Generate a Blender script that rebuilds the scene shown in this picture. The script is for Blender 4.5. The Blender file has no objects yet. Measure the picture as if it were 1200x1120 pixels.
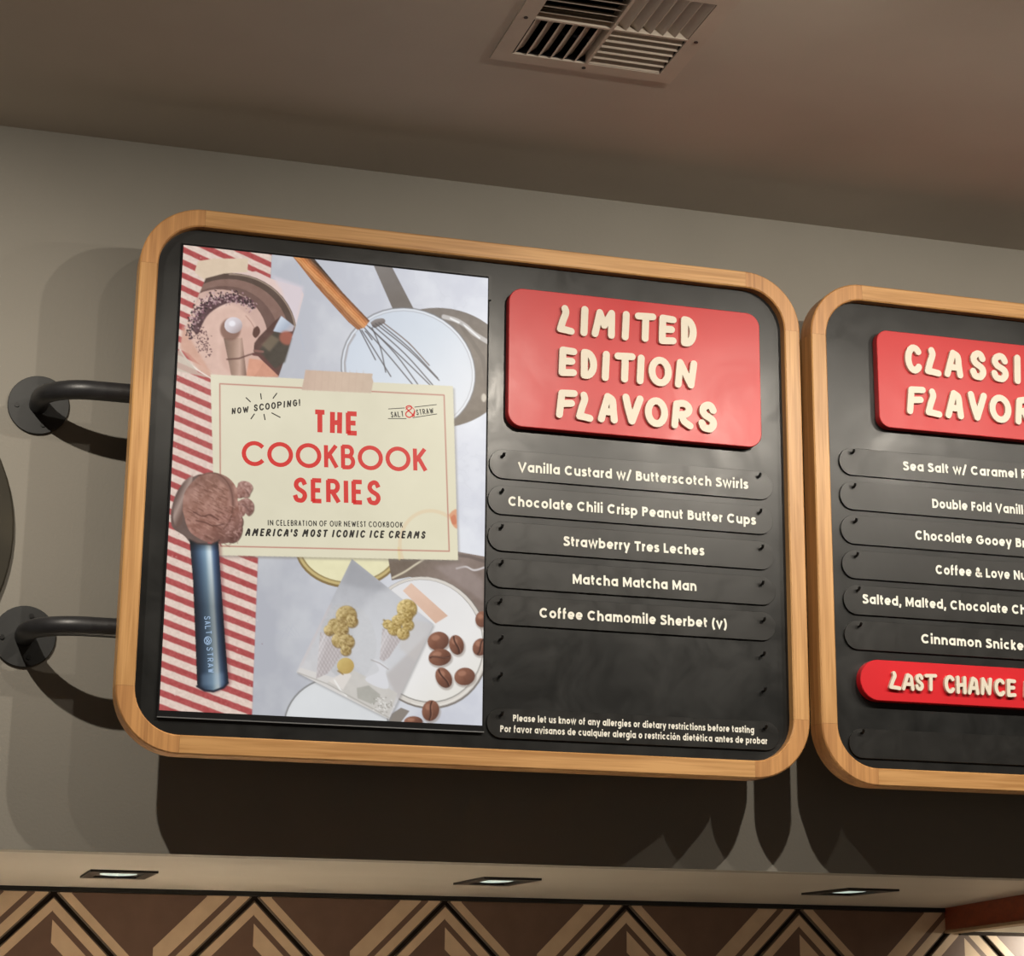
import bpy, math, random
import numpy as np
from mathutils import Matrix, Vector

# ---------------------------------------------------------------- camera
sc = bpy.context.scene
COL = sc.collection
FPX, YAW, PITCH, ROLL = 2397.5, 0.28339, 0.24972, 0.01012
H0 = 1.55                                   # eye height above the floor
cy_, sy_, cp_, sp_ = math.cos(YAW), math.sin(YAW), math.cos(PITCH), math.sin(PITCH)
fwd = np.array([sy_*cp_, cy_*cp_, sp_]); rt = np.array([cy_, -sy_, 0.0]); up = np.cross(rt, fwd)
cr_, sr_ = math.cos(ROLL), math.sin(ROLL)
right = rt*cr_ + up*sr_; upv = -rt*sr_ + up*cr_
cam_d = bpy.data.cameras.new('camera'); cam = bpy.data.objects.new('camera', cam_d); COL.objects.link(cam)
cam_d.sensor_fit = 'HORIZONTAL'; cam_d.sensor_width = 36.0; cam_d.lens = FPX*36/1200
cam_d.clip_start = 0.02
cam.matrix_world = Matrix(((right[0], upv[0], -fwd[0], 0), (right[1], upv[1], -fwd[1], 0),
                           (right[2], upv[2], -fwd[2], H0), (0, 0, 0, 1)))
sc.camera = cam

# ---------------------------------------------------------------- world, lights, exposure
vs = sc.view_settings
sc.display_settings.display_device = 'sRGB'
vs.view_transform = 'Standard'; vs.look = 'None'; vs.gamma = 1.0; vs.exposure = 0.0; vs.use_curve_mapping = False
world = bpy.data.worlds.new('world'); sc.world = world; world.use_nodes = True
wb = world.node_tree.nodes['Background']
wb.inputs[0].default_value = (1.0, 0.88, 0.76, 1); wb.inputs[1].default_value = 0.085

SPOTS = [(-0.27, 2.885, 1.635, 84), (0.70, 2.42, 1.60, 13), (1.40, 2.42, 1.60, 60), (2.10, 2.42, 1.60, 68), (2.70, 2.42, 1.60, 36), (3.37, 2.42, 1.60, 38)]   # x, y, height above the eye, watts
def spot(name, loc, aim, power, color, size, angle, blend):
    d = bpy.data.lights.new(name, 'SPOT'); d.energy = power; d.color = color
    d.shadow_soft_size = size; d.spot_size = math.radians(angle); d.spot_blend = blend
    o = bpy.data.objects.new(name, d); COL.objects.link(o); o.location = loc
    o.rotation_euler = (Vector(aim)-Vector(loc)).to_track_quat('-Z', 'Y').to_euler()
    return o
for (lx, SPOT_Y, sz_, lw) in SPOTS:
    SPOT_Z = H0+sz_
    spot('ceiling_spot_lamp', (lx, SPOT_Y, SPOT_Z), (lx, SPOT_Y+(0.46 if lx < 0 else 0.62), SPOT_Z-(0.89 if lx < 0 else 0.78)), lw, (1.0, 0.91, 0.78), 0.011, 156, 1.0)

def area(name, loc, aim, power, color, sx, sy):
    d = bpy.data.lights.new(name, 'AREA'); d.energy = power; d.color = color; d.shape = 'RECTANGLE'; d.size = sx; d.size_y = sy
    o = bpy.data.objects.new(name, d); COL.objects.link(o); o.location = loc
    o.rotation_euler = (Vector(aim)-Vector(loc)).to_track_quat('-Z', 'Y').to_euler(); return o

# ---------------------------------------------------------------- pixel -> plane helper
def ray(x, y):
    c = ((x-600)/FPX, -(y-560)/FPX, 1.0)
    return right*c[0] + upv*c[1] + fwd*c[2]
def onY(x, y, Y):
    d = ray(x, y); d = d*(Y/d[1]); return d[0], d[2]+H0
def onZ(x, y, Z):
    d = ray(x, y); d = d*((Z-H0)/d[2]); return d[0], d[1]

# ---------------------------------------------------------------- materials
def lin(c):
    c = np.asarray(c, float)/255.0
    return np.where(c <= 0.04045, c/12.92, ((c+0.055)/1.055)**2.4)
def rgba(c): v = lin(c); return (float(v[0]), float(v[1]), float(v[2]), 1.0)
def mat(name, col, rough=0.5, spec=0.5, metal=0.0, noise=None, bump=None, emit=None):
    """noise=(scale, amount) value mottling, bump=(scale, strength)"""
    m = bpy.data.materials.new(name); m.use_nodes = True; nt = m.node_tree; b = nt.nodes['Principled BSDF']
    b.inputs['Base Color'].default_value = (*col, 1) if len(col) == 3 else col
    b.inputs['Roughness'].default_value = rough; b.inputs['Metallic'].default_value = metal
    b.inputs['Specular IOR Level'].default_value = spec
    tc = nt.nodes.new('ShaderNodeTexCoord')
    if noise:
        n = nt.nodes.new('ShaderNodeTexNoise'); n.inputs['Scale'].default_value = noise[0]; n.inputs['Detail'].default_value = 6
        nt.links.new(tc.outputs['Object'], n.inputs['Vector'])
        r = nt.nodes.new('ShaderNodeValToRGB'); c = b.inputs['Base Color'].default_value
        r.color_ramp.elements[0].position = 0.3; r.color_ramp.elements[1].position = 0.7
        r.color_ramp.elements[0].color = tuple(max(0, v*(1-noise[1])) for v in c[:3])+(1,)
        r.color_ramp.elements[1].color = tuple(min(1, v*(1+noise[1])) for v in c[:3])+(1,)
        nt.links.new(n.outputs['Fac'], r.inputs['Fac']); nt.links.new(r.outputs['Color'], b.inputs['Base Color'])
    if bump:
        n2 = nt.nodes.new('ShaderNodeTexNoise'); n2.inputs['Scale'].default_value = bump[0]; n2.inputs['Detail'].default_value = 4
        nt.links.new(tc.outputs['Object'], n2.inputs['Vector'])
        bp = nt.nodes.new('ShaderNodeBump'); bp.inputs['Strength'].default_value = bump[1]; bp.inputs['Distance'].default_value = 0.002
        nt.links.new(n2.outputs['Fac'], bp.inputs['Height']); nt.links.new(bp.outputs['Normal'], b.inputs['Normal'])
    if emit:
        b.inputs['Emission Color'].default_value = (*emit[0], 1); b.inputs['Emission Strength'].default_value = emit[1]
    return m
def wood(name, axis, dark, light, rough=0.42):
    m = bpy.data.materials.new(name); m.use_nodes = True; nt = m.node_tree; b = nt.nodes['Principled BSDF']
    tc = nt.nodes.new('ShaderNodeTexCoord'); mp = nt.nodes.new('ShaderNodeMapping')
    s = [150.0, 150.0, 150.0]; s[axis] = 5.0
    mp.inputs['Scale'].default_value = s; nt.links.new(tc.outputs['Object'], mp.inputs['Vector'])
    n = nt.nodes.new('ShaderNodeTexNoise'); n.inputs['Scale'].default_value = 1.0; n.inputs['Detail'].default_value = 5; n.inputs['Distortion'].default_value = 0.6
    nt.links.new(mp.outputs['Vector'], n.inputs['Vector'])
    mp2 = nt.nodes.new('ShaderNodeMapping'); s2 = [40.0, 40.0, 40.0]; s2[axis] = 1.6; mp2.inputs['Scale'].default_value = s2
    nt.links.new(tc.outputs['Object'], mp2.inputs['Vector'])
    n2 = nt.nodes.new('ShaderNodeTexNoise'); n2.inputs['Scale'].default_value = 1.0; n2.inputs['Detail'].default_value = 3; n2.inputs['Distortion'].default_value = 1.0
    nt.links.new(mp2.outputs['Vector'], n2.inputs['Vector'])
    mx = nt.nodes.new('ShaderNodeMath'); mx.operation = 'ADD'; nt.links.new(n.outputs['Fac'], mx.inputs[0]); nt.links.new(n2.outputs['Fac'], mx.inputs[1])
    r = nt.nodes.new('ShaderNodeValToRGB'); r.color_ramp.elements[0].position = 0.36; r.color_ramp.elements[1].position = 0.62
    r.color_ramp.elements[0].color = dark; r.color_ramp.elements[1].color = light
    h = nt.nodes.new('ShaderNodeMath'); h.operation = 'MULTIPLY'; h.inputs[1].default_value = 0.5
    nt.links.new(mx.outputs[0], h.inputs[0]); nt.links.new(h.outputs[0], r.inputs['Fac']); nt.links.new(r.outputs['Color'], b.inputs['Base Color'])
    bp = nt.nodes.new('ShaderNodeBump'); bp.inputs['Strength'].default_value = 0.15; bp.inputs['Distance'].default_value = 0.001
    nt.links.new(n.outputs['Fac'], bp.inputs['Height']); nt.links.new(bp.outputs['Normal'], b.inputs['Normal'])
    b.inputs['Roughness'].default_value = rough; b.inputs['Specular IOR Level'].default_value = 0.5
    return m

def smudge(m, scale, lo, hi):
    nt = m.node_tree; b = nt.nodes['Principled BSDF']; tc = nt.nodes.new('ShaderNodeTexCoord'); n = nt.nodes.new('ShaderNodeTexNoise')
    n.inputs['Scale'].default_value = scale; n.inputs['Detail'].default_value = 7; n.inputs['Roughness'].default_value = 0.65; n.inputs['Distortion'].default_value = 0.8
    mr = nt.nodes.new('ShaderNodeMapRange'); mr.inputs['From Min'].default_value = 0.35; mr.inputs['From Max'].default_value = 0.65; mr.inputs['To Min'].default_value = lo; mr.inputs['To Max'].default_value = hi
    nt.links.new(tc.outputs['Object'], n.inputs['Vector']); nt.links.new(n.outputs['Fac'], mr.inputs['Value']); nt.links.new(mr.outputs['Result'], b.inputs['Roughness'])
M = {}
M['wall'] = mat('wall_paint', (0.265, 0.248, 0.215), 0.75, 0.25, noise=(3, 0.04), bump=(160, 0.25))
M['ceiling'] = mat('ceiling_paint', (0.52, 0.465, 0.40), 0.6, 0.3, noise=(2.2, 0.08), bump=(120, 0.15))
M['soffit'] = mat('soffit_paint', (0.36, 0.325, 0.275), 0.45, 0.4, noise=(2.5, 0.08), bump=(90, 0.2))
M['floor'] = mat('floor_concrete', (0.22, 0.17, 0.13), 0.6, 0.4, noise=(3, 0.15))
M['counter'] = mat('counter_top', (0.46, 0.43, 0.39), 0.4, 0.5, noise=(6, 0.05))
OAK_D, OAK_L = (0.37, 0.180, 0.055, 1), (0.60, 0.335, 0.130, 1)
M['oak_x'] = wood('oak_grain_across', 0, OAK_D, OAK_L)
M['oak_z'] = wood('oak_grain_upright', 2, OAK_D, OAK_L)
M['oak_c'] = wood('oak_corner', 2, (0.33, 0.15, 0.05, 1), (0.55, 0.28, 0.10, 1))
M['redwood'] = wood('red_stained_wood', 1, (0.13, 0.016, 0.003, 1), (0.24, 0.036, 0.006, 1))
M['panel'] = mat('panel_black', (0.0085, 0.009, 0.009), 0.38, 0.42, noise=(14, 0.35), bump=(7, 0.06))
M['strip'] = mat('strip_black', (0.011, 0.011, 0.0105), 0.38, 0.45, noise=(25, 0.2))
M['red'] = mat('sign_red', (0.50, 0.030, 0.034), 0.36, 0.32, noise=(6, 0.05))
M['red_deep'] = mat('sign_red_bright', (0.58, 0.014, 0.022), 0.4, 0.25, noise=(6, 0.04))
M['letter'] = mat('letter_cream', (0.68, 0.63, 0.53), 0.5, 0.4, noise=(30, 0.03))
M['white_text'] = mat('text_white', (0.80, 0.79, 0.72), 0.5, 0.3, noise=(80, 0.04))
M['iron'] = mat('black_iron', (0.018, 0.018, 0.020), 0.42, 0.5, noise=(40, 0.2), bump=(300, 0.1))
M['flange'] = mat('black_flange', (0.030, 0.031, 0.031), 0.5, 0.4, noise=(30, 0.15))
M['screw'] = mat('screw_dark', (0.006, 0.006, 0.006), 0.4, 0.5, noise=(50, 0.1))
M['bezel'] = mat('bezel_black', (0.005, 0.005, 0.006), 0.6, 0.15, noise=(50, 0.1))
M['alu'] = mat('bezel_edge', (0.30, 0.31, 0.32), 0.35, 0.5, 0.8, noise=(50, 0.05))
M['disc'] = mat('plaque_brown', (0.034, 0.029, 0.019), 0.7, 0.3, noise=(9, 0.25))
M['vent'] = mat('vent_paint', (0.52, 0.45, 0.38), 0.5, 0.4, noise=(12, 0.06))
M['duct'] = mat('duct_dark', (0.010, 0.009, 0.012), 0.6, 0.3, noise=(12, 0.1))
M['lampglass'] = mat('lamp_lens', (0.5, 0.53, 0.5), 0.2, 0.5, noise=(20, 0.1), emit=((0.80, 1.0, 0.88), 0.55))
M['black_trim'] = mat('lamp_trim_black', (0.008, 0.007, 0.006), 0.45, 0.4, noise=(20, 0.1))
M['tan'] = mat('tile_tan', (0.52, 0.375, 0.25), 0.42, 0.4, noise=(18, 0.08), bump=(60, 0.1))
M['brown'] = mat('tile_brown', (0.125, 0.072, 0.050), 0.42, 0.4, noise=(18, 0.08), bump=(60, 0.1))
M['groove'] = mat('tile_side', (0.12, 0.085, 0.06), 0.6, 0.3, noise=(18, 0.1))
M['grout'] = mat('grout_dark', (0.022, 0.014, 0.009), 0.8, 0.2, noise=(30, 0.2))
M['white_soffit'] = mat('lit_soffit', (0.75, 0.74, 0.66), 0.5, 0.3, noise=(5, 0.04))
M['beige_trim'] = mat('beam_edge', (0.30, 0.20, 0.11), 0.5, 0.3, noise=(20, 0.1))
M['printed_red'] = mat('ink_red', (0.02, 0.0, 0.0), 0.4, 0.2, noise=(20, 0.02), emit=(tuple(lin((203, 52, 48))), 1.0))
M['printed_black'] = mat('ink_black', (0.01, 0.01, 0.01), 0.4, 0.2, noise=(20, 0.02), emit=(tuple(lin((30, 28, 26))), 1.0))
M['printed_pale'] = mat('ink_pale', (0.02, 0.02, 0.02), 0.4, 0.2, noise=(20, 0.02), emit=(tuple(lin((150, 176, 205))), 1.0))

smudge(M['panel'], 9, 0.28, 0.39); smudge(M['strip'], 14, 0.29, 0.40); smudge(M['red'], 5, 0.31, 0.40)

# ---------------------------------------------------------------- mesh helpers
class MB:
    def __init__(s): s.v = []; s.f = []; s.m = []
    def add(s, vs_, fs, mi=0):
        o = len(s.v); s.v += [tuple(map(float, p)) for p in vs_]
        for f in fs: s.f.append(tuple(i+o for i in f)); s.m.append(mi)
    def box(s, x0, x1, y0, y1, z0, z1, mi=0):
        s.add([(x0,y0,z0),(x1,y0,z0),(x1,y1,z0),(x0,y1,z0),(x0,y0,z1),(x1,y0,z1),(x1,y1,z1),(x0,y1,z1)],
              [(0,3,2,1),(4,5,6,7),(0,1,5,4),(1,2,6,5),(2,3,7,6),(3,0,4,7)], mi)
    def slab(s, pts, y0, y1, ch=0.0, mi=0, back=True):
        """outline in (x,z), counter-clockwise seen from the room (-Y); front face at y0, back at y1, chamfer ch"""
        n = len(pts); P = np.array(pts, float)
        if ch > 0:
            A = np.roll(P, 1, 0); B = np.roll(P, -1, 0)
            e1 = P-A; e2 = B-P
            e1 /= np.maximum(np.linalg.norm(e1, axis=1, keepdims=True), 1e-9); e2 /= np.maximum(np.linalg.norm(e2, axis=1, keepdims=True), 1e-9)
            nn = np.stack([-(e1[:,1]+e2[:,1]), e1[:,0]+e2[:,0]], 1); L = np.linalg.norm(nn, axis=1, keepdims=True); nn /= np.maximum(L, 1e-6)
            area_ = np.sum(P[:,0]*B[:,1]-B[:,0]*P[:,1])
            Q = P + nn*ch*(1 if area_ > 0 else -1)
            rings = [[(p[0], y0, p[1]) for p in Q], [(p[0], y0+ch, p[1]) for p in P], [(p[0], y1, p[1]) for p in P]]
        else:
            rings = [[(p[0], y0, p[1]) for p in P], [(p[0], y1, p[1]) for p in P]]
        vs_ = sum(rings, []); fs = [tuple(range(n))]
        for k in range(len(rings)-1):
            for i in range(n):
                j = (i+1) % n; fs.append((k*n+i, (k+1)*n+i, (k+1)*n+j, k*n+j))
        if back: fs.append(tuple(range((len(rings)-1)*n, len(rings)*n))[::-1])
        s.add(vs_, fs, mi)
    def tube(s, path, r, seg=16, caps=True, mi=0):
        P = [Vector(p) for p in path]; n = len(P); rings = []
        t0 = (P[1]-P[0]).normalized(); ref = Vector((0, 0, 1)) if abs(t0.z) < 0.9 else Vector((1, 0, 0))
        for i in range(n):
            t = (P[min(i+1, n-1)]-P[max(i-1, 0)]).normalized(); a = t.cross(ref).normalized(); b = a.cross(t)
            rr = r[i] if isinstance(r, (list, tuple)) else r
            rings += [tuple(P[i]+a*rr*math.cos(k*2*math.pi/seg)+b*rr*math.sin(k*2*math.pi/seg)) for k in range(seg)]
        fs = []
        for i in range(n-1):
            for k in range(seg):
                l = (k+1) % seg; fs.append((i*seg+k, i*seg+l, (i+1)*seg+l, (i+1)*seg+k))
        if caps: fs.append(tuple(range(seg))[::-1]); fs.append(tuple(range((n-1)*seg, n*seg)))
        s.add(rings, fs, mi)
    def build(s, name, mats, parent=None, smooth=False, origin=None):
        me = bpy.data.meshes.new(name)
        v = s.v
        if origin is not None: v = [(p[0]-origin[0], p[1]-origin[1], p[2]-origin[2]) for p in v]
        me.from_pydata(v, [], s.f); me.validate()
        if not isinstance(mats, (list, tuple)): mats = [mats]
        for m in mats: me.materials.append(m)
        if len(mats) > 1 and len(me.polygons) == len(s.m): me.polygons.foreach_set('material_index', s.m)
        if smooth:
            me.polygons.foreach_set('use_smooth', [True]*len(me.polygons))
            try: me.set_sharp_from_angle(angle=math.radians(38))
            except Exception: pass
        # consistent outward normals
        import bmesh
        bm = bmesh.new(); bm.from_mesh(me); bmesh.ops.recalc_face_normals(bm, faces=bm.faces); bm.to_mesh(me); bm.free()
        me.update()
        o = bpy.data.objects.new(name, me); COL.objects.link(o)
        if origin is not None: o.location = origin
        if parent is not None:
            o.parent = parent; o.matrix_parent_inverse = Matrix.Translation(parent.location).inverted()
        return o
def empty(name, loc):
    o = bpy.data.objects.new(name, None); o.empty_display_size = 0.05; COL.objects.link(o); o.location = loc; return o
def tag(o, label, cat, group=None):
    o['label'] = label; o['category'] = cat
    if group: o['group'] = group
    return o
def struct(o): o['kind'] = 'structure'; return o
def rrect(x0, x1, z0, z1, r, seg=10):
    pts = []
    for cx, cz, a in ((x1-r, z0+r, -90), (x1-r, z1-r, 0), (x0+r, z1-r, 90), (x0+r, z0+r, 180)):
        for k in range(seg+1):
            t = math.radians(a+90*k/seg); pts.append((cx+r*math.cos(t), cz+r*math.sin(t)))
    out = [pts[0]]
    for p in pts[1:]:
        if math.hypot(p[0]-out[-1][0], p[1]-out[-1][1]) > 1e-5: out.append(p)
    if math.hypot(out[0][0]-out[-1][0], out[0][1]-out[-1][1]) < 1e-5: out.pop()
    return out

# ---------------------------------------------------------------- stroke lettering
def arc(cx, cy, rx, ry, a0, a1, n=None):
    n = n or max(4, int(abs(a1-a0)/14)); return [(cx+rx*math.cos(math.radians(a0+(a1-a0)*k/n)), cy+ry*math.sin(math.radians(a0+(a1-a0)*k/n))) for k in range(n+1)]
def cat(P, n=5):
    P = [np.array(p, float) for p in P]; Q = [2*P[0]-P[1]]+P+[2*P[-1]-P[-2]]; out = []
    for i in range(1, len(Q)-2):
        a, b, c, d = Q[i-1:i+3]
        for k in range(n):
            t = k/n; out.append(tuple(0.5*(2*b+(c-a)*t+(2*a-5*b+4*c-d)*t*t+(3*b-a-3*c+d)*t**3)))
    out.append(tuple(P[-1])); return out
def ribbon_outline(pts, hw, cap='butt'):
    P = [np.array(p, float) for p in pts]
    P = [P[0]]+[P[i] for i in range(1, len(P)) if np.linalg.norm(P[i]-P[i-1]) > 1e-6]
    n = len(P); N = []
    hws = hw if isinstance(hw, (list, tuple)) else [hw]*n
    if len(hws) != n: hws = [hws[0]]*n
    for i in range(n):
        d1 = P[i]-P[i-1] if i > 0 else P[1]-P[0]; d2 = P[i+1]-P[i] if i < n-1 else P[-1]-P[-2]
        d1 = d1/np.linalg.norm(d1); d2 = d2/np.linalg.norm(d2)
        n1 = np.array([-d1[1], d1[0]]); n2 = np.array([-d2[1], d2[0]]); m = n1+n2; L = np.linalg.norm(m)
        if L < 0.3: m = n1; k = 1
        else: m = m/L; k = min(1/max(np.dot(m, n1), 0.3), 1.8)
        N.append(m*k)
    left = [P[i]+N[i]*hws[i] for i in range(n)]; rightp = [P[i]-N[i]*hws[i] for i in range(n)]
    return P, left, rightp, N, hws
def put_ribbon(mb, pts, hw, T, y0, y1=None, cap='butt', mi=0):
    """T maps glyph (u,v) to (x,z). hw in glyph units"""
    P, L, R, N, hws = ribbon_outline(pts, hw)
    n = len(P)
    closed = n > 3 and np.linalg.norm(P[0]-P[-1]) < 1e-6
    if closed:
        d1 = P[-1]-P[-2]; d2 = P[1]-P[0]; m = np.array([-(d1[1]+d2[1]), d1[0]+d2[0]]); m = m/np.linalg.norm(m)
        L[0] = L[-1] = P[0]+m*hws[0]; R[0] = R[-1] = P[0]-m*hws[0]
    out_s, out_e = [], []
    if cap == 'round' and not closed:
        for end in (0, 1):
            i = -1 if end else 0; c = P[i]; a = (L if end else R)[i]-c
            base = math.atan2(a[1], a[0]); rr = np.linalg.norm(a); k_ = 6
            pts_ = [c+rr*np.array([math.cos(base-math.pi*k/k_), math.sin(base-math.pi*k/k_)]) for k in range(1, k_)]
            (out_e if end else out_s).extend(pts_)
    outline = out_s + []  # ring order: L forward, end cap, R backward, start cap
    ring = L + out_e + R[::-1] + out_s
    V = [(*T(p[0], p[1]),) for p in ring]; nn = len(ring)
    # front faces as quads along ribbon, fans for caps
    idxR = lambda i: len(L)+len(out_e)+(n-1-i)
    fs = []
    for i in range(n-1): fs.append((i, i+1, idxR(i+1), idxR(i)))
    if out_e: fs.append(tuple([n-1]+list(range(n, n+len(out_e)))+[idxR(n-1)]))
    if out_s: fs.append(tuple([idxR(0)]+list(range(nn-len(out_s), nn))+[0]))
    front = [(x, y0, z) for x, z in V]
    if y1 is None:
        mb.add(front, fs, mi); return
    back = [(x, y1, z) for x, z in V]; fs2 = list(fs)
    if closed:
        for i in range(n-1):
            fs2.append((i, i+1, nn+i+1, nn+i)); fs2.append((idxR(i), idxR(i+1), nn+idxR(i+1), nn+idxR(i)))
    else:
        for i in range(nn): j = (i+1) % nn; fs2.append((i, j, nn+j, nn+i))
    mb.add(front+back, fs2, mi)

def G(h):
    """geometric sans, cap height 1, x height .785, h = half stroke"""
    X = .785; r = X/2-h; cy = X/2; A = 1.06; g = {}
    ring = lambda cx, c=cy, rr=r: arc(cx, c, rr, rr, 90, 450, 22)
    c0 = h+r; s1 = h+2*r; top = X
    g['o'] = (X, [ring(c0)]); g['a'] = (X, [ring(c0), [(s1, 0), (s1, X)]]); g['d'] = (X, [ring(c0), [(s1, 0), (s1, A)]])
    g['b'] = (X, [ring(c0), [(h, 0), (h, A)]]); g['q'] = (X, [ring(c0), [(s1, -.3), (s1, X)]]); g['p'] = (X, [ring(c0), [(h, -.3), (h, X)]])
    g['c'] = (X*.93, [arc(c0, cy, r, r, 48, 312)]); g['e'] = (X*.98, [arc(c0, cy, r, r, 0, 318), [(h, cy-.015), (s1+h*.6, cy-.015)]])
    g['g'] = (X, [ring(c0), [(s1, X)]+arc(c0, -.02, r, r*.85, 0, -140)])
    nw = .5
    g['n'] = (nw+2*h, [[(h, 0), (h, X)], arc(h+nw/2, X-h-nw/2, nw/2, nw/2, 180, 0)+[(h+nw, 0)]])
    g['h'] = (nw+2*h, [[(h, 0), (h, A)], arc(h+nw/2, X-h-nw/2, nw/2, nw/2, 180, 0)+[(h+nw, 0)]])
    g['u'] = (nw+2*h, [[(h+nw, 0), (h+nw, X)], [(h, X)]+arc(h+nw/2, h+nw/2, nw/2, nw/2, 180, 360)])
    mw = .43
    g['m'] = (2*mw+2*h, [[(h, 0), (h, X)], arc(h+mw/2, X-h-mw/2, mw/2, mw/2, 180, 0)+[(h+mw, 0)], arc(h+mw*1.5, X-h-mw/2, mw/2, mw/2, 180, 0)+[(h+2*mw, 0)]])
    g['r'] = (.40, [[(h, 0), (h, X)], arc(h+.26, X-h-.26, .26, .26, 180, 88)])
    g['i'] = (2*h, [[(h, 0), (h, X)], [(h, X+.12), (h, X+.12+2.1*h)]]); g['l'] = (2*h, [[(h, 0), (h, A)]])
    g['j'] = (2*h, [[(h, X), (h, -.2)]])
    g['t'] = (.42, [[(.15, X+.2), (.15, .25)]+arc(.15+.17, .26, .17, .26-h, 180, 272), [(0, X-h), (.40, X-h)]])
    g['f'] = (.42, [[(.15, 0), (.15, .82)]+arc(.15+.17, .85, .17, .85*0+.17, 180, 85), [(0, X-h), (.40, X-h)]])
    g['k'] = (.58, [[(h, 0), (h, A)], [(.5, X), (h*1.2, .35)], [(.17, .42), (.52, 0)]])
    g['s'] = (.56, [cat([(.50, .60), (.40, X-h), (.25, X-h*.9), (.11, .60), (.17, .46), (.30, .40), (.44, .33), (.47, .19), (.32, h), (.17, h), (.06, .20)])])
    g['v'] = (.72, [[(.06, X), (.36, .04), (.66, X)]]); g['y'] = (.72, [[(.06, X), (.37, .05)], [(.66, X), (.25, -.3)]])
    g['w'] = (1.06, [[(.06, X), (.30, .05), (.53, X-.02), (.76, .05), (1.0, X)]])
    g['ó'] = (X, [ring(c0), [(c0-.03, .90), (c0+.1, 1.08)]]); g['é'] = (X*.98, g['e'][1]+[[(c0-.03, .90), (c0+.1, 1.08)]])
    # capitals
    R = .5-h
    g['V'] = (.95, [[(.07, 1), (.475, .04), (.88, 1)]]); g['C'] = (.97, [arc(.5, .5, R, R, 42, 318)])
    g['G'] = (1.0, [arc(.5, .5, R, R, 42, 360), [(.52, .5), (.5+R+h*.5, .5)]])
    g['T'] = (.74, [[(0, 1-h), (.74, 1-h)], [(.37, 0), (.37, 1)]]); g['L'] = (.58, [[(h, 1), (h, h), (.58, h)]])
    g['P'] = (.70, [[(h, 0), (h, 1)], [(h, 1-h)]+arc(.38, .70, .70-.38-h, .30-h, 90, -90)+[(h, .40+h)]])
    g['B'] = (.74, [[(h, 0), (h, 1)], [(h, 1-h)]+arc(.40, .74, .24-h*.5, .26-h, 90, -90)+[(h, .48+h)], [(h, .48+h)]+arc(.42, .27+h*.5, .28-h*.5, .27-h*.5, 90, -90)+[(h, h)]])
    g['R'] = (.74, g['P'][1]+[[(.34, .42), (.64, 0)]])
    g['S'] = (.70, [cat([(.60, .76), (.50, 1-h*1.2), (.34, 1-h), (.15, .86), (.13, .68), (.34, .54), (.55, .42), (.60, .24), (.45, h*1.1), (.32, h), (.13, .12), (.07, .27)])])
    g['M'] = (1.02, [[(h, 0), (h, 1)], [(1.02-h, 0), (1.02-h, 1)], [(h, .97), (.51, .22), (1.02-h, .97)]])
    g['N'] = (.86, [[(h, 0), (h, 1)], [(.86-h, 0), (.86-h, 1)], [(h, .95), (.86-h, .05)]])
    g['D'] = (.86, [[(h, 0), (h, 1)], [(h, 1-h)]+arc(.36, .5, .5-h, .5-h, 90, -90)+[(h, h)]])
    g['F'] = (.58, [[(h, 0), (h, 1)], [(h, 1-h), (.58, 1-h)], [(h, .5), (.53, .5)]])
    g['&'] = (.86, [cat([(.86, .02), (.26, .62), (.20, .78), (.34, .93), (.48, .80), (.40, .64), (.14, .42), (.10, .22), (.30, .07), (.55, .12), (.78, .48)])])
    g['/'] = (.50, [[(.02, -.1), (.46, 1.1)]]); g['('] = (.36, [arc(.62, .42, .52, .78, 130, 230)]); g[')'] = (.36, [arc(-.26, .42, .52, .78, 50, -50)])
    g[','] = (2*h, [[(h*1.3, h*1.8), (h*.4, -.18)]]); g['.'] = (2*h, [[(h, 0), (h, 2*h)]]); g[' '] = (.27, [])
    return g
def flat_text(mb, text, p0, p1, cap, Y, h=.115, sp=.13, y_off=0.0, mi=0):
    """baseline from photo pixel p0 to p1 lying on plane Y; cap height in metres"""
    g = G(h); a = np.array(onY(*p0, Y)); b = np.array(onY(*p1, Y)); W = 0
    for ch in text: W += g[ch][0]+sp
    W -= sp; dirv = (b-a)/W; upd = np.array([-(b-a)[1], (b-a)[0]]); upd = upd/np.linalg.norm(upd)*cap
    x = 0; k = 0
    for ch in text:
        w, st = g[ch]
        for s_ in st:
            k += 1
            put_ribbon(mb, s_, h, lambda u, v, x=x: tuple(a+dirv*(x+u)+upd*v), Y-0.0009-(k % 3)*0.00008, None, 'butt', mi)
        x += w+sp

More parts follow.
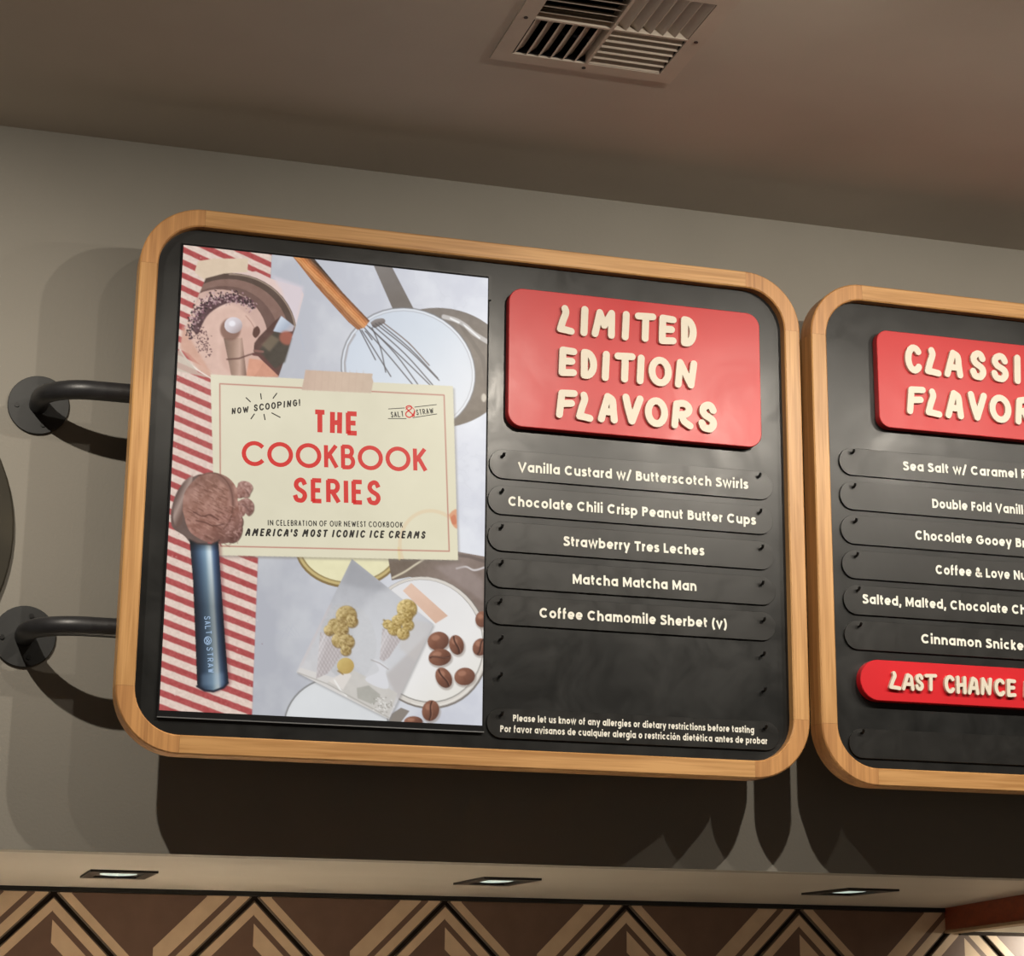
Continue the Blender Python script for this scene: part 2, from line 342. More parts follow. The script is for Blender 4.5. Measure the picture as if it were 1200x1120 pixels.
def CAPS():
    """hand-cut / poster capitals, normalised 0..1 box: strokes as centre lines"""
    S = cat([(.95, .80), (.78, .96), (.50, 1), (.18, .90), (.10, .72), (.30, .57), (.60, .48), (.90, .36), (.95, .18), (.72, .02), (.45, 0), (.15, .05), (.0, .22)])
    c = {}
    c['A'] = [cat([(0, 0), (.22, .45), (.50, 1)], 3), cat([(.50, 1), (.85, .85), (.92, .45), (1, 0)], 4), [(.22, .34), (.90, .34)]]
    c['a'] = [[(0, 0), (.5, 1)], [(.5, 1), (1, 0)], [(.2, .32), (.8, .32)]]
    c['B'] = [[(0, 0), (0, 1)], [(0, 1)]+arc(.5, .77, .40, .23, 90, -90)+[(0, .54)], [(0, .54)]+arc(.5, .27, .5, .27, 90, -90)+[(0, 0)]]
    c['C'] = [arc(.57, .5, .57, .5, 42, 318, 18)]
    c['D'] = [[(.1, 0), (.12, 1)], [(.12, 1)]+arc(.3, .5, .70, .5, 90, -90, 12)+[(.1, 0)]]
    c['E'] = [[(0.05, 0), (.12, 1)], [(.12, 1), (1, .97)], [(.1, .52), (.85, .53)], [(.05, 0), (.98, .04)]]
    c['e'] = [[(0, 0), (0, 1)], [(0, 1), (1, 1)], [(0, .52), (.85, .52)], [(0, 0), (1, 0)]]
    c['F'] = [[(0.0, 0), (.16, .97)], [(.16, .97), (1, 1)], [(.1, .50), (.82, .55)]]
    c['f'] = [[(0, 0), (0, 1)], [(0, 1), (1, 1)], [(0, .52), (.85, .52)]]
    c['G'] = [arc(.5, .5, .5, .5, 45, 360, 18), [(.55, .5), (1, .5)]]
    c['H'] = [[(0.02, 0), (.05, 1)], [(.95, 0), (1, 1)], [(0, .48), (1, .52)]]
    c['I'] = [[(.3, 0), (.7, 1)]]; c['i'] = [[(.5, 0), (.5, 1)]]
    c['K'] = [[(0, 0), (0, 1)], [(.95, 1), (.05, .42)], [(.30, .62), (1, 0)]]
    c['L'] = [cat([(.42, 1), (.50, .80), (.25, .45), (.02, .06)], 4), [(.02, .06), (.5, .04), (1, 0)]]
    c['l'] = [[(0, 1), (0, 0), (1, 0)]]
    c['M'] = [[(0, 0), (.26, .98)], [(.26, .98), (.50, .42)], [(.50, .42), (.90, 1)], [(.90, 1), (.88, .0)]]
    c['m'] = [[(0, 0), (0, 1)], [(0, 1), (.5, .3), (1, 1)], [(1, 1), (1, 0)]]
    c['N'] = [[(0, 0), (.14, 1)], [(.14, 1), (.80, .02)], [(.80, .02), (1, 1)]]
    c['n'] = [[(0, 0), (0, 1)], [(0, .95), (1, .05)], [(1, 0), (1, 1)]]
    c['O'] = [arc(.5, .5, .5, .5, 90, 450, 26)]
    c['P'] = [[(0, 0), (0, 1)], [(0, 1)]+arc(.5, .73, .5, .27, 90, -90)+[(0, .46)]]
    c['R'] = [[(.0, 0), (.14, .95)], [(.14, .95)]+arc(.52, .75, .42, .25, 100, -95)+[(.16, .45)], cat([(.45, .48), (.62, .20), (1, .02)], 4)]
    c['r'] = [[(0, 0), (0, 1)], [(0, 1)]+arc(.5, .74, .45, .26, 90, -90)+[(0, .48)], [(.4, .48), (1, 0)]]
    c['S'] = [S]
    c['T'] = [[(0, .97), (1, 1)], [(.46, 0), (.52, .98)]]; c['t'] = [[(0, 1), (1, 1)], [(.5, 0), (.5, 1)]]
    c['U'] = [[(0, 1)]+arc(.5, .4, .5, .4, 180, 360)+[(1, 1)]]
    c['V'] = [cat([(0, 1), (.18, .5), (.42, .0)], 3), cat([(.42, .0), (.72, .5), (1, .98)], 3)]
    c['W'] = [[(0, 1), (.25, 0)], [(.25, 0), (.5, .85)], [(.5, .85), (.75, 0)], [(.75, 0), (1, 1)]]
    c["'"] = [[(.5, .7), (.5, 1)]]; c['!'] = [[(.5, .32), (.6, 1)], [(.42, .0), (.43, .06)]]
    return c
CP = CAPS()

def sign_letters(parent, items, origin, zoom, slope, Yface, thick, wfrac, mname):
    """each letter its own extruded part; bbox given in a magnified crop of the photo"""
    for ch, x0, x1, y0, y1 in items:
        X0, X1 = origin[0]+x0/zoom, origin[0]+x1/zoom; Yt, Yb = origin[1]+y0/zoom, origin[1]+y1/zoom
        sh = slope*(X1-X0); Yt += sh/2; Yb -= sh/2; xm, ym = (X0+X1)/2, (Yt+Yb)/2
        Yf = Yface-thick
        a = onY(X0, ym, Yf)[0]; b = onY(X1, ym, Yf)[0]; t = onY(xm, Yt, Yf)[1]; bo = onY(xm, Yb, Yf)[1]
        H = t-bo; hw = H*wfrac/2; W = b-a
        bx0, bx1, bz0, bz1 = a+hw, b-hw, bo+hw, t-hw
        if bx1-bx0 < 0.0015: bx0 = (a+b)/2-.001; bx1 = (a+b)/2+.001
        mb = MB(); og = ((a+b)/2, Yface, bo)
        for q, st in enumerate(CP[ch]):
            P = [(bx0+u*(bx1-bx0), bz0+v*(bz1-bz0)) for u, v in st]
            put_ribbon(mb, P, hw, lambda u, v: (u, v), Yf+q*0.0001, Yface-0.0002, 'round')
        mb.build('letter', M[mname], parent, origin=og)

# ================================================================ LARGE STRUCTURE
YW = 4.03; ZC = H0+1.7268; ZS = H0+0.2663; YT = 5.386
mb = MB(); mb.box(-3.2, 7.5, YW, YW+0.07, ZS, ZC+0.02); struct(mb.build('wall_back', M['wall']))
mb = MB(); mb.box(-3.2, 7.5, YW+0.07, YT+0.06, ZS, ZS+0.03); struct(mb.build('soffit', M['soffit']))
mb = MB(); mb.box(-3.2, 7.5, -4.5, YT+0.4, -0.05, 0.0); struct(mb.build('floor', M['floor']))

# ceiling with a hole for the air diffuser
VX0, VX1 = 0.9446, 1.3077; VY1 = 3.4235; VY0 = VY1-(VX1-VX0)
hx0, hx1, hy0, hy1 = VX0+.03, VX1-.03, VY0+.03, VY1-.03
mb = MB()
mb.box(-3.2, hx0, -4.5, YW+.07, ZC, ZC+.05); mb.box(hx1, 7.5, -4.5, YW+.07, ZC, ZC+.05)
mb.box(hx0, hx1, -4.5, hy0, ZC, ZC+.05); mb.box(hx0, hx1, hy1, YW+.07, ZC, ZC+.05)
struct(mb.build('ceiling', M['ceiling']))

# counter below the soffit (unseen, added to bounce the downlights back up)
t = empty('back_counter', (2.0, 4.7, 0)); tag(t, 'pale back counter standing under the soffit along the tiled wall', 'counter')
mb = MB(); mb.slab([(-2.6, 0.86), (6.6, 0.86), (6.6, 0.90), (-2.6, 0.90)], 4.05, YT-.02, .004); mb.build('worktop', M['counter'], t)
mb = MB(); mb.box(-2.55, 6.55, 4.12, YT-.03, 0, 0.86); mb.build('base', M['brown'], t)

# ---- tiled wall: diamonds with printed chevrons, each tile a piece
mb = MB(); mb.box(-3.2, 7.5, YT+.006, YT+.06, 0.0, ZS); wt = struct(mb.build('wall_tiled', M['grout']))
def clip_top(P, zt):
    out = []
    for i in range(len(P)):
        a, b = P[i], P[(i+1) % len(P)]
        if a[1] <= zt: out.append(a)
        if (a[1] <= zt) != (b[1] <= zt):
            k = (zt-a[1])/(b[1]-a[1]); out.append((a[0]+k*(b[0]-a[0]), zt))
    return out
DD = 0.25535; GAP = 0.0075
def tile_mesh(cx, cz, zt):
    mb = MB(); c0 = DD-GAP
    body = clip_top([(cx+c0, cz), (cx, cz+c0), (cx-c0, cz), (cx, cz-c0)][::-1], zt)
    if len(body) < 3: return None
    mb.slab(body, YT-.004, YT+.008, .003, 0)
    k = c0-.006
    def quad(sx, sz, a, b, mi, d=0.0006):
        if b > 0.0005: P = [(a, 0), (0, a), (0, b), (b, 0)]
        else: P = [(a, 0), (0, a), (0, 0)]
        P = clip_top([(cx+sx*u, cz+sz*v) for u, v in P], zt-.002)
        if len(P) >= 3: mb.add([(x, YT-.004-d, z) for x, z in P], [tuple(range(len(P)))], mi)
    for sz in (1, -1):
        quad(1, sz, k, k-.033, 1); quad(1, sz, k-.033, k-.053, 2); quad(1, sz, k-.053, k-.110, 1); quad(1, sz, k-.110, 0, 2)
        quad(-1, sz, k, k-.030, 1); quad(-1, sz, k-.030, 0, 2)
    return mb
X0 = 0.3732; PER = 0.5107
ZA = H0+0.2513
for row in range(4):
    cz = ZA-DD*(row)+0.0
    for i in range(-4, 12):
        cx = X0+PER*i+(PER/2 if row % 2 == 0 else 0)
        tm = tile_mesh(cx, cz, ZA+.004)
        if tm: tm.build('tile', [M['groove'], M['tan'], M['brown']], wt, origin=(cx, YT, cz))
mb = MB(); mb.box(-3.2, 2.867, YT-.012, YT+.004, ZS-.0115, ZS); struct(mb.build('trim_1', M['black_trim']))

# ---- lower lit soffit with red stained wooden beam at the right
ZB = onY(1150, 1092, YT)[1]
bx_back = onY(1107, 1078, YT)[0]; bx_front = bx_back-0.339
def bline(y): return bx_back+(bx_front-bx_back)*(YT-y)/(YT-YW)
mb = MB()
ya, yb = YW+.072, YT-.001
V = [(bline(ya), ya), (bline(yb), yb), (bline(yb)+.03, yb), (bline(ya)+.03, ya)]
mb.add([(x, y, ZB+.002) for x, y in V]+[(x, y, ZS-.0002) for x, y in V], [(0, 1, 2, 3), (7, 6, 5, 4), (0, 4, 5, 1), (1, 5, 6, 2), (2, 6, 7, 3), (3, 7, 4, 0)])
beam = mb.build('soffit_beam', M['redwood']); tag(beam, 'red stained wooden fascia board running under the soffit at the right edge', 'beam')
mb = MB(); V2 = [(bline(ya)-.003, ya), (bline(yb)-.003, yb), (bline(yb)+.040, yb), (bline(ya)+.040, ya)]
mb.add([(x, y, ZB-.006) for x, y in V2]+[(x, y, ZB+.002) for x, y in V2], [(0, 1, 2, 3), (7, 6, 5, 4), (0, 4, 5, 1), (1, 5, 6, 2), (2, 6, 7, 3), (3, 7, 4, 0)])
mb.build('edge_strip', M['beige_trim'], beam)
mb = MB(); V3 = [(bline(ya)+.03, ya), (bline(yb)+.03, yb), (7.4, yb), (7.4, ya)]
mb.add([(x, y, ZB) for x, y in V3]+[(x, y, ZS-.0005) for x, y in V3], [(0, 1, 2, 3), (7, 6, 5, 4), (0, 4, 5, 1), (1, 5, 6, 2), (2, 6, 7, 3), (3, 7, 4, 0)])
struct(mb.build('lower_soffit', M['white_soffit']))
mb = MB(); mb.box(bx_back+.04, 7.4, YT-.016, YT+.002, ZB-.010, ZB); struct(mb.build('trim_2', M['grout']))
LOWER_LAMP = spot('lower_soffit_lamp', (3.48, 4.98, ZB-.028), (3.46, 5.386, ZB-.22), 46, (1.0, 0.95, 0.80), 0.04, 128, 0.5)

# ---- three square downlights in the soffit
for k, (q, who) in enumerate(((((98, 1025.5), (105, 1017), (180, 1021), (171, 1029.2)), 'square black recessed downlight in the soffit, nearest the left edge'),
                       (((540.5, 1034.8), (556.6, 1026.5), (624, 1028.3), (607, 1036.1)), 'square black recessed downlight in the soffit under the middle of the big menu board'),
                       (((953.3, 1047.5), (976.7, 1038.8), (1039, 1040.6), (1013.4, 1048.3)), 'square black recessed downlight in the soffit nearest the red wooden beam'))):
    P = [onZ(x, y, ZS) for x, y in q]
    cx = sum(p[0] for p in P)/4; cyy = sum(p[1] for p in P)/4
    wx = ((P[2][0]-P[1][0])+(P[3][0]-P[0][0]))/2; wy = 0.27
    t = empty('recessed_downlight', (cx, cyy, ZS)); tag(t, who, 'ceiling lamp', 'square downlights in the soffit')
    x0, x1, y0, y1 = cx-wx/2, cx+wx/2, cyy-wy/2, cyy+wy/2; b = .024; mb = MB()
    mb.box(x0, x1, y0, y0+b*2, ZS-.005, ZS); mb.box(x0, x1, y1-b*2, y1, ZS-.005, ZS)
    mb.box(x0, x0+b, y0+b*2, y1-b*2, ZS-.005, ZS); mb.box(x1-b, x1, y0+b*2, y1-b*2, ZS-.005, ZS)
    mb.build('trim_frame', M['black_trim'], t)
    mb = MB(); mb.box(x0+b, x1-b, y0+b*2, y1-b*2, ZS-.0012, ZS-.0002); mb.build('baffle', M['screw'], t)
    mb = MB(); n = 24
    ring = [(cx+math.cos(2*math.pi*i/n)*(wx/2-.032), cyy+math.sin(2*math.pi*i/n)*(wy/2-.060)) for i in range(n)]
    mb.add([(x, y, ZS-.0016) for x, y in ring]+[(cx+(x-cx)*.6, cyy+(y-cyy)*.6, ZS-.0032) for x, y in ring],
           [(i, (i+1) % n, n+(i+1) % n, n+i) for i in range(n)]+[tuple(range(n, 2*n))])
    mb.build('lens', M['lampglass'], t, smooth=True)
    spot('downlight_lamp', (cx, cyy, ZS-.012), (cx, cyy, 0), (250, 10, 12)[k], (1.0, 0.90, 0.74), 0.03, (92, 125, 125)[k], 0.5)

# ---- four-way air diffuser in the ceiling
t = empty('air_diffuser', ((VX0+VX1)/2, (VY0+VY1)/2, ZC)); tag(t, 'square four-way metal air vent with slanted louvres in the ceiling', 'air vent')
mb = MB(); th = .004
mb.box(VX0, VX1, VY1-.034, VY1, ZC-th, ZC); mb.box(VX0, VX1, VY0, VY0+.034, ZC-th, ZC)
mb.box(VX0, VX0+.034, VY0+.034, VY1-.034, ZC-th, ZC); mb.box(VX1-.034, VX1, VY0+.034, VY1-.034, ZC-th, ZC)
mb.build('frame', M['vent'], t)
xm, ym = (VX0+VX1)/2, (VY0+VY1)/2; i0, i1, j0, j1 = VX0+.034, VX1-.034, VY0+.034, VY1-.034
mb = MB(); mb.box(xm-.003, xm+.003, j0, j1, ZC-th, ZC+.02); mb.box(i0, xm-.003, ym-.003, ym+.003, ZC-th, ZC+.02); mb.box(xm+.003, i1, ym-.003, ym+.003, ZC-th, ZC+.02)
mb.build('cross_bar', M['vent'], t)
mb = MB(); e = .006
mb.box(hx0+e, hx1-e, hy0+e, hy1-e, ZC+.12, ZC+.125); 
mb.box(hx0+.001, hx0+e, hy0+e, hy1-e, ZC, ZC+.125); mb.box(hx1-e, hx1-.001, hy0+e, hy1-e, ZC, ZC+.125)
mb.box(hx0+.001, hx1-.001, hy0+.001, hy0+e, ZC, ZC+.125); mb.box(hx0+.001, hx1-.001, hy1-e, hy1-.001, ZC, ZC+.125)
mb.build('duct', M['duct'], t)
def blade(x0, x1, y0, y1, along, tilt):
    """one louvre: along='x' or 'y', tilt sign gives the lean"""
    mb = MB(); w = .019; hgt = .016; tt = .0012
    if along == 'y':
        c = (x0+x1)/2; a, b_ = (c-tilt*w/2, ZC-.003), (c+tilt*w/2, ZC-.003+hgt)
        V = [(a[0], y0, a[1]), (b_[0], y0, b_[1]), (b_[0]+tt, y0, b_[1]), (a[0]+tt, y0, a[1])]
        V += [(v[0], y1, v[2]) for v in V]
    else:
        c = (y0+y1)/2; a, b_ = (c-tilt*w/2, ZC-.003), (c+tilt*w/2, ZC-.003+hgt)
        V = [(x0, a[0], a[1]), (x0, b_[0], b_[1]), (x0, b_[0]+tt, b_[1]), (x0, a[0]+tt, a[1])]
        V += [(x1, v[1], v[2]) for v in V]
    mb.add(V, [(0, 1, 2, 3), (7, 6, 5, 4), (0, 4, 5, 1), (1, 5, 6, 2), (2, 6, 7, 3), (3, 7, 4, 0)])
    mb.build('louvre', M['vent'], t, origin=V[0])
NB = 6
for k in range(NB):
    w = (xm-.004-i0)/NB
    # near the wall, left: blades run away from the wall, gaps open to the viewer
    blade(i0+w*k, i0+w*(k+1), ym+.004, j1-.001, 'y', 1)
    w = (j1-ym-.004)/NB
    blade(xm+.004, i1-.001, ym+.004+w*k, ym+.004+w*(k+1), 'x', -1)
    w = (ym-.004-j0)/NB
    blade(i0+.001, xm-.004, j0+w*k, j0+w*(k+1), 'x', 1)
    w = (i1-xm-.004)/NB
    blade(xm+.004+w*k, xm+.004+w*(k+1), j0+.001, ym-.004, 'y', -1)
for sx, sy in ((VX0+.017, ym), (xm, VY1-.017), (VX1-.017, ym), (xm, VY0+.017)):
    mb = MB(); mb.tube([(sx, sy, ZC-th-.0015), (sx, sy, ZC-th)], .004, 10); mb.build('screw', M['screw'], t)

# ================================================================ MENU BOARDS
YF, YP, YB = 3.800, 3.822, 3.855
FW = 0.0355; RC = 0.122
def frame_piece(stations, name, m, parent):
    """stations: list of (x,z,nx,nz) along the outer edge with inward normal"""
    c = .0025; prof = [(c, YF), (FW-c, YF), (FW, YF+c), (FW, YB), (0, YB), (0, YF+c)]; n = len(prof); V = []
    for x, z, nx, nz in stations: V += [(x+nx*u, y, z+nz*u) for u, y in prof]
    fs = []
    for i in range(len(stations)-1):
        for k in range(n): l = (k+1) % n; fs.append((i*n+k, i*n+l, (i+1)*n+l, (i+1)*n+k))
    fs.append(tuple(range(n))); fs.append(tuple(range((len(stations)-1)*n, len(stations)*n))[::-1])
    mb = MB(); mb.add(V, fs); s0 = stations[0]; return mb.build(name, m, parent, smooth=True, origin=(s0[0], YF, s0[1]))
def board(x0, x1, z0, z1, label):
    t = empty('menu_board', ((x0+x1)/2, YB, z0)); tag(t, label, 'menu board', 'oak framed menu boards on the wall')
    g = .0003; R = RC
    frame_piece([(x0+R+g, z1, 0, -1), (x1-R-g, z1, 0, -1)], 'top_rail', M['oak_x'], t)
    frame_piece([(x0+R+g, z0, 0, 1), (x1-R-g, z0, 0, 1)], 'bottom_rail', M['oak_x'], t)
    frame_piece([(x0, z0+R+g, 1, 0), (x0, z1-R-g, 1, 0)], 'side_rail', M['oak_z'], t)
    frame_piece([(x1, z0+R+g, -1, 0), (x1, z1-R-g, -1, 0)], 'side_rail', M['oak_z'], t)
    for cx, cz, a in ((x1-R, z0+R, -90), (x1-R, z1-R, 0), (x0+R, z1-R, 90), (x0+R, z0+R, 180)):
        st = []
        for k in range(15):
            q = math.radians(a+90*k/14); st.append((cx+R*math.cos(q), cz+R*math.sin(q), -math.cos(q), -math.sin(q)))
        frame_piece(st, 'corner_piece', M['oak_c'], t)
    i = FW-.0015
    mb = MB(); mb.slab(rrect(x0+i, x1-i, z0+i, z1-i, R-i, 12), YP, YB-.004); mb.build('panel', M['panel'], t, origin=((x0+x1)/2, YP, z0+i))
    return t
BX0, BX1, BZ0, BZ1 = 0.3505, 1.7408, H0+0.433, H0+1.504
z2t = (onY(1007.7, 334.2, YF)[1]+onY(1200, 354.3, YF)[1])/2; z2b = (onY(1042, 920, YF)[1]+onY(1200, 928.7, YF)[1])/2
b1 = board(BX0, BX1, BZ0, BZ1, 'big oak framed black menu board with a bright digital poster in its left half')
b2 = board(1.767, 3.157, z2b, z2t, 'oak framed black menu board cut off by the right edge, listing the classic flavors')

def peg(parent, px, py):
    x, z = onY(px, py, YP-.010)
    mb = MB(); mb.tube([(x, YP, z), (x, YP-.011, z), (x, YP-.014, z+.0015), (x, YP-.0155, z+.006)], [.0028, .0028, .0028, .0026], 10)
    mb.build('peg', M['screw'], parent, smooth=True, origin=(x, YP, z))
for px, py in ((590, 534), (890, 558), (588.5, 576), (891, 600), (588, 618), (893, 642), (588, 660), (893.5, 684), (586.5, 705), (895, 727),
               (588, 748), (895, 767), (587, 791.5), (896, 809), (588, 837), (897, 853)): peg(b1, px, py)
for px, py in ((999.5, 530), (1001, 570), (1002.5, 611), (1004, 651), (1006, 691), (1008, 733), (1011, 858)): peg(b2, px, py)

STRIPS = []
def strip(L, R_, T, B, text_lines, label, group, mname='strip', xr=None):
    """L,R_ pixel of the left / right extreme; T,B pixels on the top / bottom edge"""
    yf = YP-.0045
    x0 = onY(*L, yf)[0]; x1 = onY(*R_, yf)[0] if xr is None else xr
    z1 = np.mean([onY(*p, yf)[1] for p in T]); z0 = np.mean([onY(*p, yf)[1] for p in B])
    mb = MB(); mb.slab(rrect(x0, x1, z0, z1, (z1-z0)/2-.0002, 14), yf, YP-.0003, .0004)
    o = mb.build('menu_strip', M[mname], None, origin=((x0+x1)/2, yf, z0))
    tag(o, label, 'menu strip', group)
    for (txt, p0, p1, cap) in text_lines:
        mb = MB(); flat_text(mb, txt, p0, p1, cap, yf, sp=.15); mb.build('lettering', M['white_text'], o, origin=((x0+x1)/2, yf, z0))
    return o
g1 = 'black flavor strips on the big board'
CH = .0198
strip((573.5, 543), (905.8, 571.5), [(593, 527.4), (890, 552)], [(593, 560.4), (893, 585.6)],
      [('Vanilla Custard w/ Butterscotch Swirls', (607, 552.5), (876.5, 573), CH)], 'black strip with rounded ends reading Vanilla Custard w/ Butterscotch Swirls', g1)
strip((572, 583.5), (905.8, 613.5), [(590, 568), (890, 594)], [(593, 601.5), (893, 627)],
      [('Chocolate Chili Crisp Peanut Butter Cups', (595.5, 592.5), (885.5, 615), CH)], 'black strip with rounded ends reading Chocolate Chili Crisp Peanut Butter Cups', g1)
strip((572, 625.5), (907.4, 654), [(590, 609), (890, 636)], [(593, 645), (896, 668)],
      [('Strawberry Tres Leches', (660.5, 639.5), (825, 651), CH)], 'black strip with rounded ends reading Strawberry Tres Leches', g1)
strip((571.4, 667.5), (909, 696), [(590, 652), (893, 678)], [(593, 687.6), (896, 709.5)],
      [('Matcha Matcha Man', (671, 684), (816, 692.5), CH)], 'black strip with rounded ends reading Matcha Matcha Man', g1)
strip((570.5, 709.5), (909, 736.5), [(590, 694), (893, 720)], [(593, 731), (896, 751)],
      [('Coffee Chamomile Sherbet (v)', (632, 723.5), (851.5, 736.5), CH)], 'black strip with rounded ends reading Coffee Chamomile Sherbet (v)', g1)
strip((570.7, 846.7), (913.3, 863.3), [(587, 828.3), (893, 846)], [(590, 864.3), (900, 879.3)],
      [('Please let us know of any allergies or dietary restrictions before tasting', (601, 845), (883.5, 859), .0128),
       ('Por favor avisanos de cualquier alergia o restricción dietética antes de probar', (586, 857.5), (899, 872), .0128)],
      'black strip with the two-line allergy notice at the foot of the big board', None)
g2 = 'black flavor strips on the right board'
XR = 2.99
def right_strip(L, T, B, txt, p0, pm, frac, label):
    """p0 start, pm pixel where the visible fraction of the text ends"""
    p1 = (p0[0]+(pm[0]-p0[0])/frac, p0[1]+(pm[1]-p0[1])/frac)
    strip(L, None, [T], [B], [(txt, p0, p1, CH)] if txt else [], label, g2, xr=XR)
def frac_of(full, vis, h=.115, sp=.15):
    g = G(h); f = lambda s: sum(g[c][0]+sp for c in s)-sp
    return f(vis)/f(full)
for L, T, B, full, vis, p0, pm, lab in (
    ((983.6, 539.7), (1000, 525), (1000, 556.5), 'Sea Salt w/ Caramel Ribbon', 'Sea Salt w/ Caramel', (1058.5, 551), (1191, 560), 'black strip reading Sea Salt w/ Caramel, cut off by the right edge'),
    ((984.4, 580), (1000, 564), (997, 596.7), 'Double Fold Vanilla', 'Double Fold', (1092.5, 595), (1161.5, 600), 'black strip reading Double Fold Vanilla, cut off by the right edge'),
    ((985.6, 620.6), (1003, 603.6), (1000, 637), 'Chocolate Gooey Brownie', 'Chocolate Gooey', (1072.5, 632), (1184.5, 640.5), 'black strip reading Chocolate Gooey Brownie, cut off by the right edge'),
    ((987, 661.6), (1006, 645), (1008, 678), 'Coffee & Love Nut', 'Coffee & Love', (1096.5, 672.5), (1183, 678.5), 'black strip reading Coffee & Love, cut off by the right edge'),
    ((988.6, 701.7), (1008, 685.6), (1008, 720), 'Salted, Malted, Chocolate Chip Cookie Dough', 'Salted, Malted, Chocolate', (1011, 707), (1178, 718.5), 'black strip reading Salted, Malted, Chocolate, cut off by the right edge'),
    ((989.8, 742.7), (1008, 727), (1008, 761), 'Cinnamon Snickerdoodle', 'Cinnamon', (1079.5, 753.5), (1149, 758.5), 'black strip reading Cinnamon Snickerdoodle, cut off by the right edge')):
    right_strip(L, T, B, full, p0, pm, frac_of(full, vis), lab)
strip((995.3, 871), None, [(1012, 853.6)], [(1010, 888)], [], 'blank scuffed black strip at the foot of the right board', None, xr=XR-.02)

# ---- red headers with raised cream letters
def header(x0, x1, z0, z1, r, th, m, label, name='header_sign'):
    mb = MB(); mb.slab(rrect(x0, x1, z0, z1, r, 12), YP-th, YP-.0003, .0012)
    o = mb.build(name, M[m], None, smooth=False, origin=((x0+x1)/2, YP-th, z0)); tag(o, label, 'sign', 'red header signs with cream letters'); return o
TH = .020; yh = YP-TH
def corners(TL, TR, BL, BR, y):
    a = [onY(*p, y) for p in (TL, TR, BL, BR)]
    return (a[0][0]+a[2][0])/2, (a[1][0]+a[3][0])/2, (a[2][1]+a[3][1])/2, (a[0][1]+a[1][1])/2
hx = corners((596, 338), (891, 366.5), (596, 500), (891.5, 523), yh)
h1 = header(hx[0], hx[1], hx[2], hx[3], .030, TH, 'red', 'wide red header sign reading LIMITED EDITION FLAVORS in cream letters')
L1 = [('L', 283, 355, 125, 248), ('I', 375, 413, 130, 255), ('M', 423, 525, 140, 265), ('I', 540, 580, 150, 272), ('T', 597, 683, 155, 280), ('E', 690, 765, 165, 290), ('D', 778, 845, 172, 298),
      ('E', 288, 365, 293, 418), ('D', 375, 445, 303, 428), ('I', 460, 500, 310, 435), ('T', 515, 600, 315, 443), ('I', 600, 640, 325, 448), ('O', 652, 745, 332, 458), ('N', 757, 848, 343, 467),
      ('F', 280, 367, 463, 588), ('L', 360, 430, 473, 598), ('A', 448, 528, 478, 605), ('V', 547, 632, 483, 612), ('O', 637, 730, 495, 622), ('R', 743, 832, 505, 630), ('S', 852, 928, 513, 642)]
sign_letters(h1, L1, (570, 320), 3.4286, .085, yh, .007, .235, 'letter')
a0 = onY(1026, 387, yh); a1 = onY(1198, 403, yh); a2 = onY(1030, 500, yh); a3 = onY(1195, 514.5, yh)
h2 = header((a0[0]+a2[0])/2+.002, (a0[0]+a2[0])/2+.553, (a2[1]+a3[1])/2, (a0[1]+a1[1])/2, .026, TH, 'red', 'red header sign reading CLASSIC FLAVORS, cut off by the right edge')
L2 = [('C', 405, 515, 130, 332), ('L', 533, 645, 148, 350), ('A', 665, 790, 165, 362), ('S', 838, 948, 170, 377), ('S', 980, 1098, 187, 390), ('I', 1128, 1185, 200, 402), ('C', 1225, 1335, 208, 412),
      ('F', 415, 545, 408, 610), ('L', 538, 650, 425, 625), ('A', 672, 795, 435, 637), ('V', 828, 955, 445, 650), ('O', 970, 1115, 465, 665), ('R', 1140, 1275, 480, 680), ('S', 1310, 1425, 495, 695)]
sign_letters(h2, L2, (990, 380), 5.714, .085, yh, .007, .225, 'letter')
a0 = onY(1024, 773, yh); a1 = onY(1200, 783, yh); b0 = onY(1024, 820.5, yh); c0 = onY(1200, 830, yh)
lx0 = onY(1008.5, 797, yh)[0]; lz0 = (b0[1]+c0[1])/2; lz1 = (a0[1]+a1[1])/2
h3 = header(lx0, 2.96, lz0, lz1, (lz1-lz0)/2-.001, TH, 'red_deep', 'red pill-shaped sign reading LAST CHANCE on the right board')
L3 = [('L', 368, 415, 612, 687), ('A', 418, 466, 620, 690), ('S', 470, 503, 622, 690), ('T', 507, 555, 622, 692), ('C', 583, 622, 627, 700), ('H', 628, 668, 630, 703), ('A', 672, 716, 633, 706),
      ('N', 722, 768, 636, 708), ('C', 776, 816, 640, 712), ('E', 822, 860, 642, 715), ('F', 890, 932, 646, 719), ('L', 934, 975, 650, 722), ('A', 978, 1022, 652, 724), ('V', 1026, 1070, 654, 727), ('O', 1074, 1118, 657, 730), ('R', 1122, 1166, 660, 732), ('S', 1170, 1206, 662, 735)]
sign_letters(h3, L3, (930, 600), 3.293, .06, yh, .008, .20, 'letter')

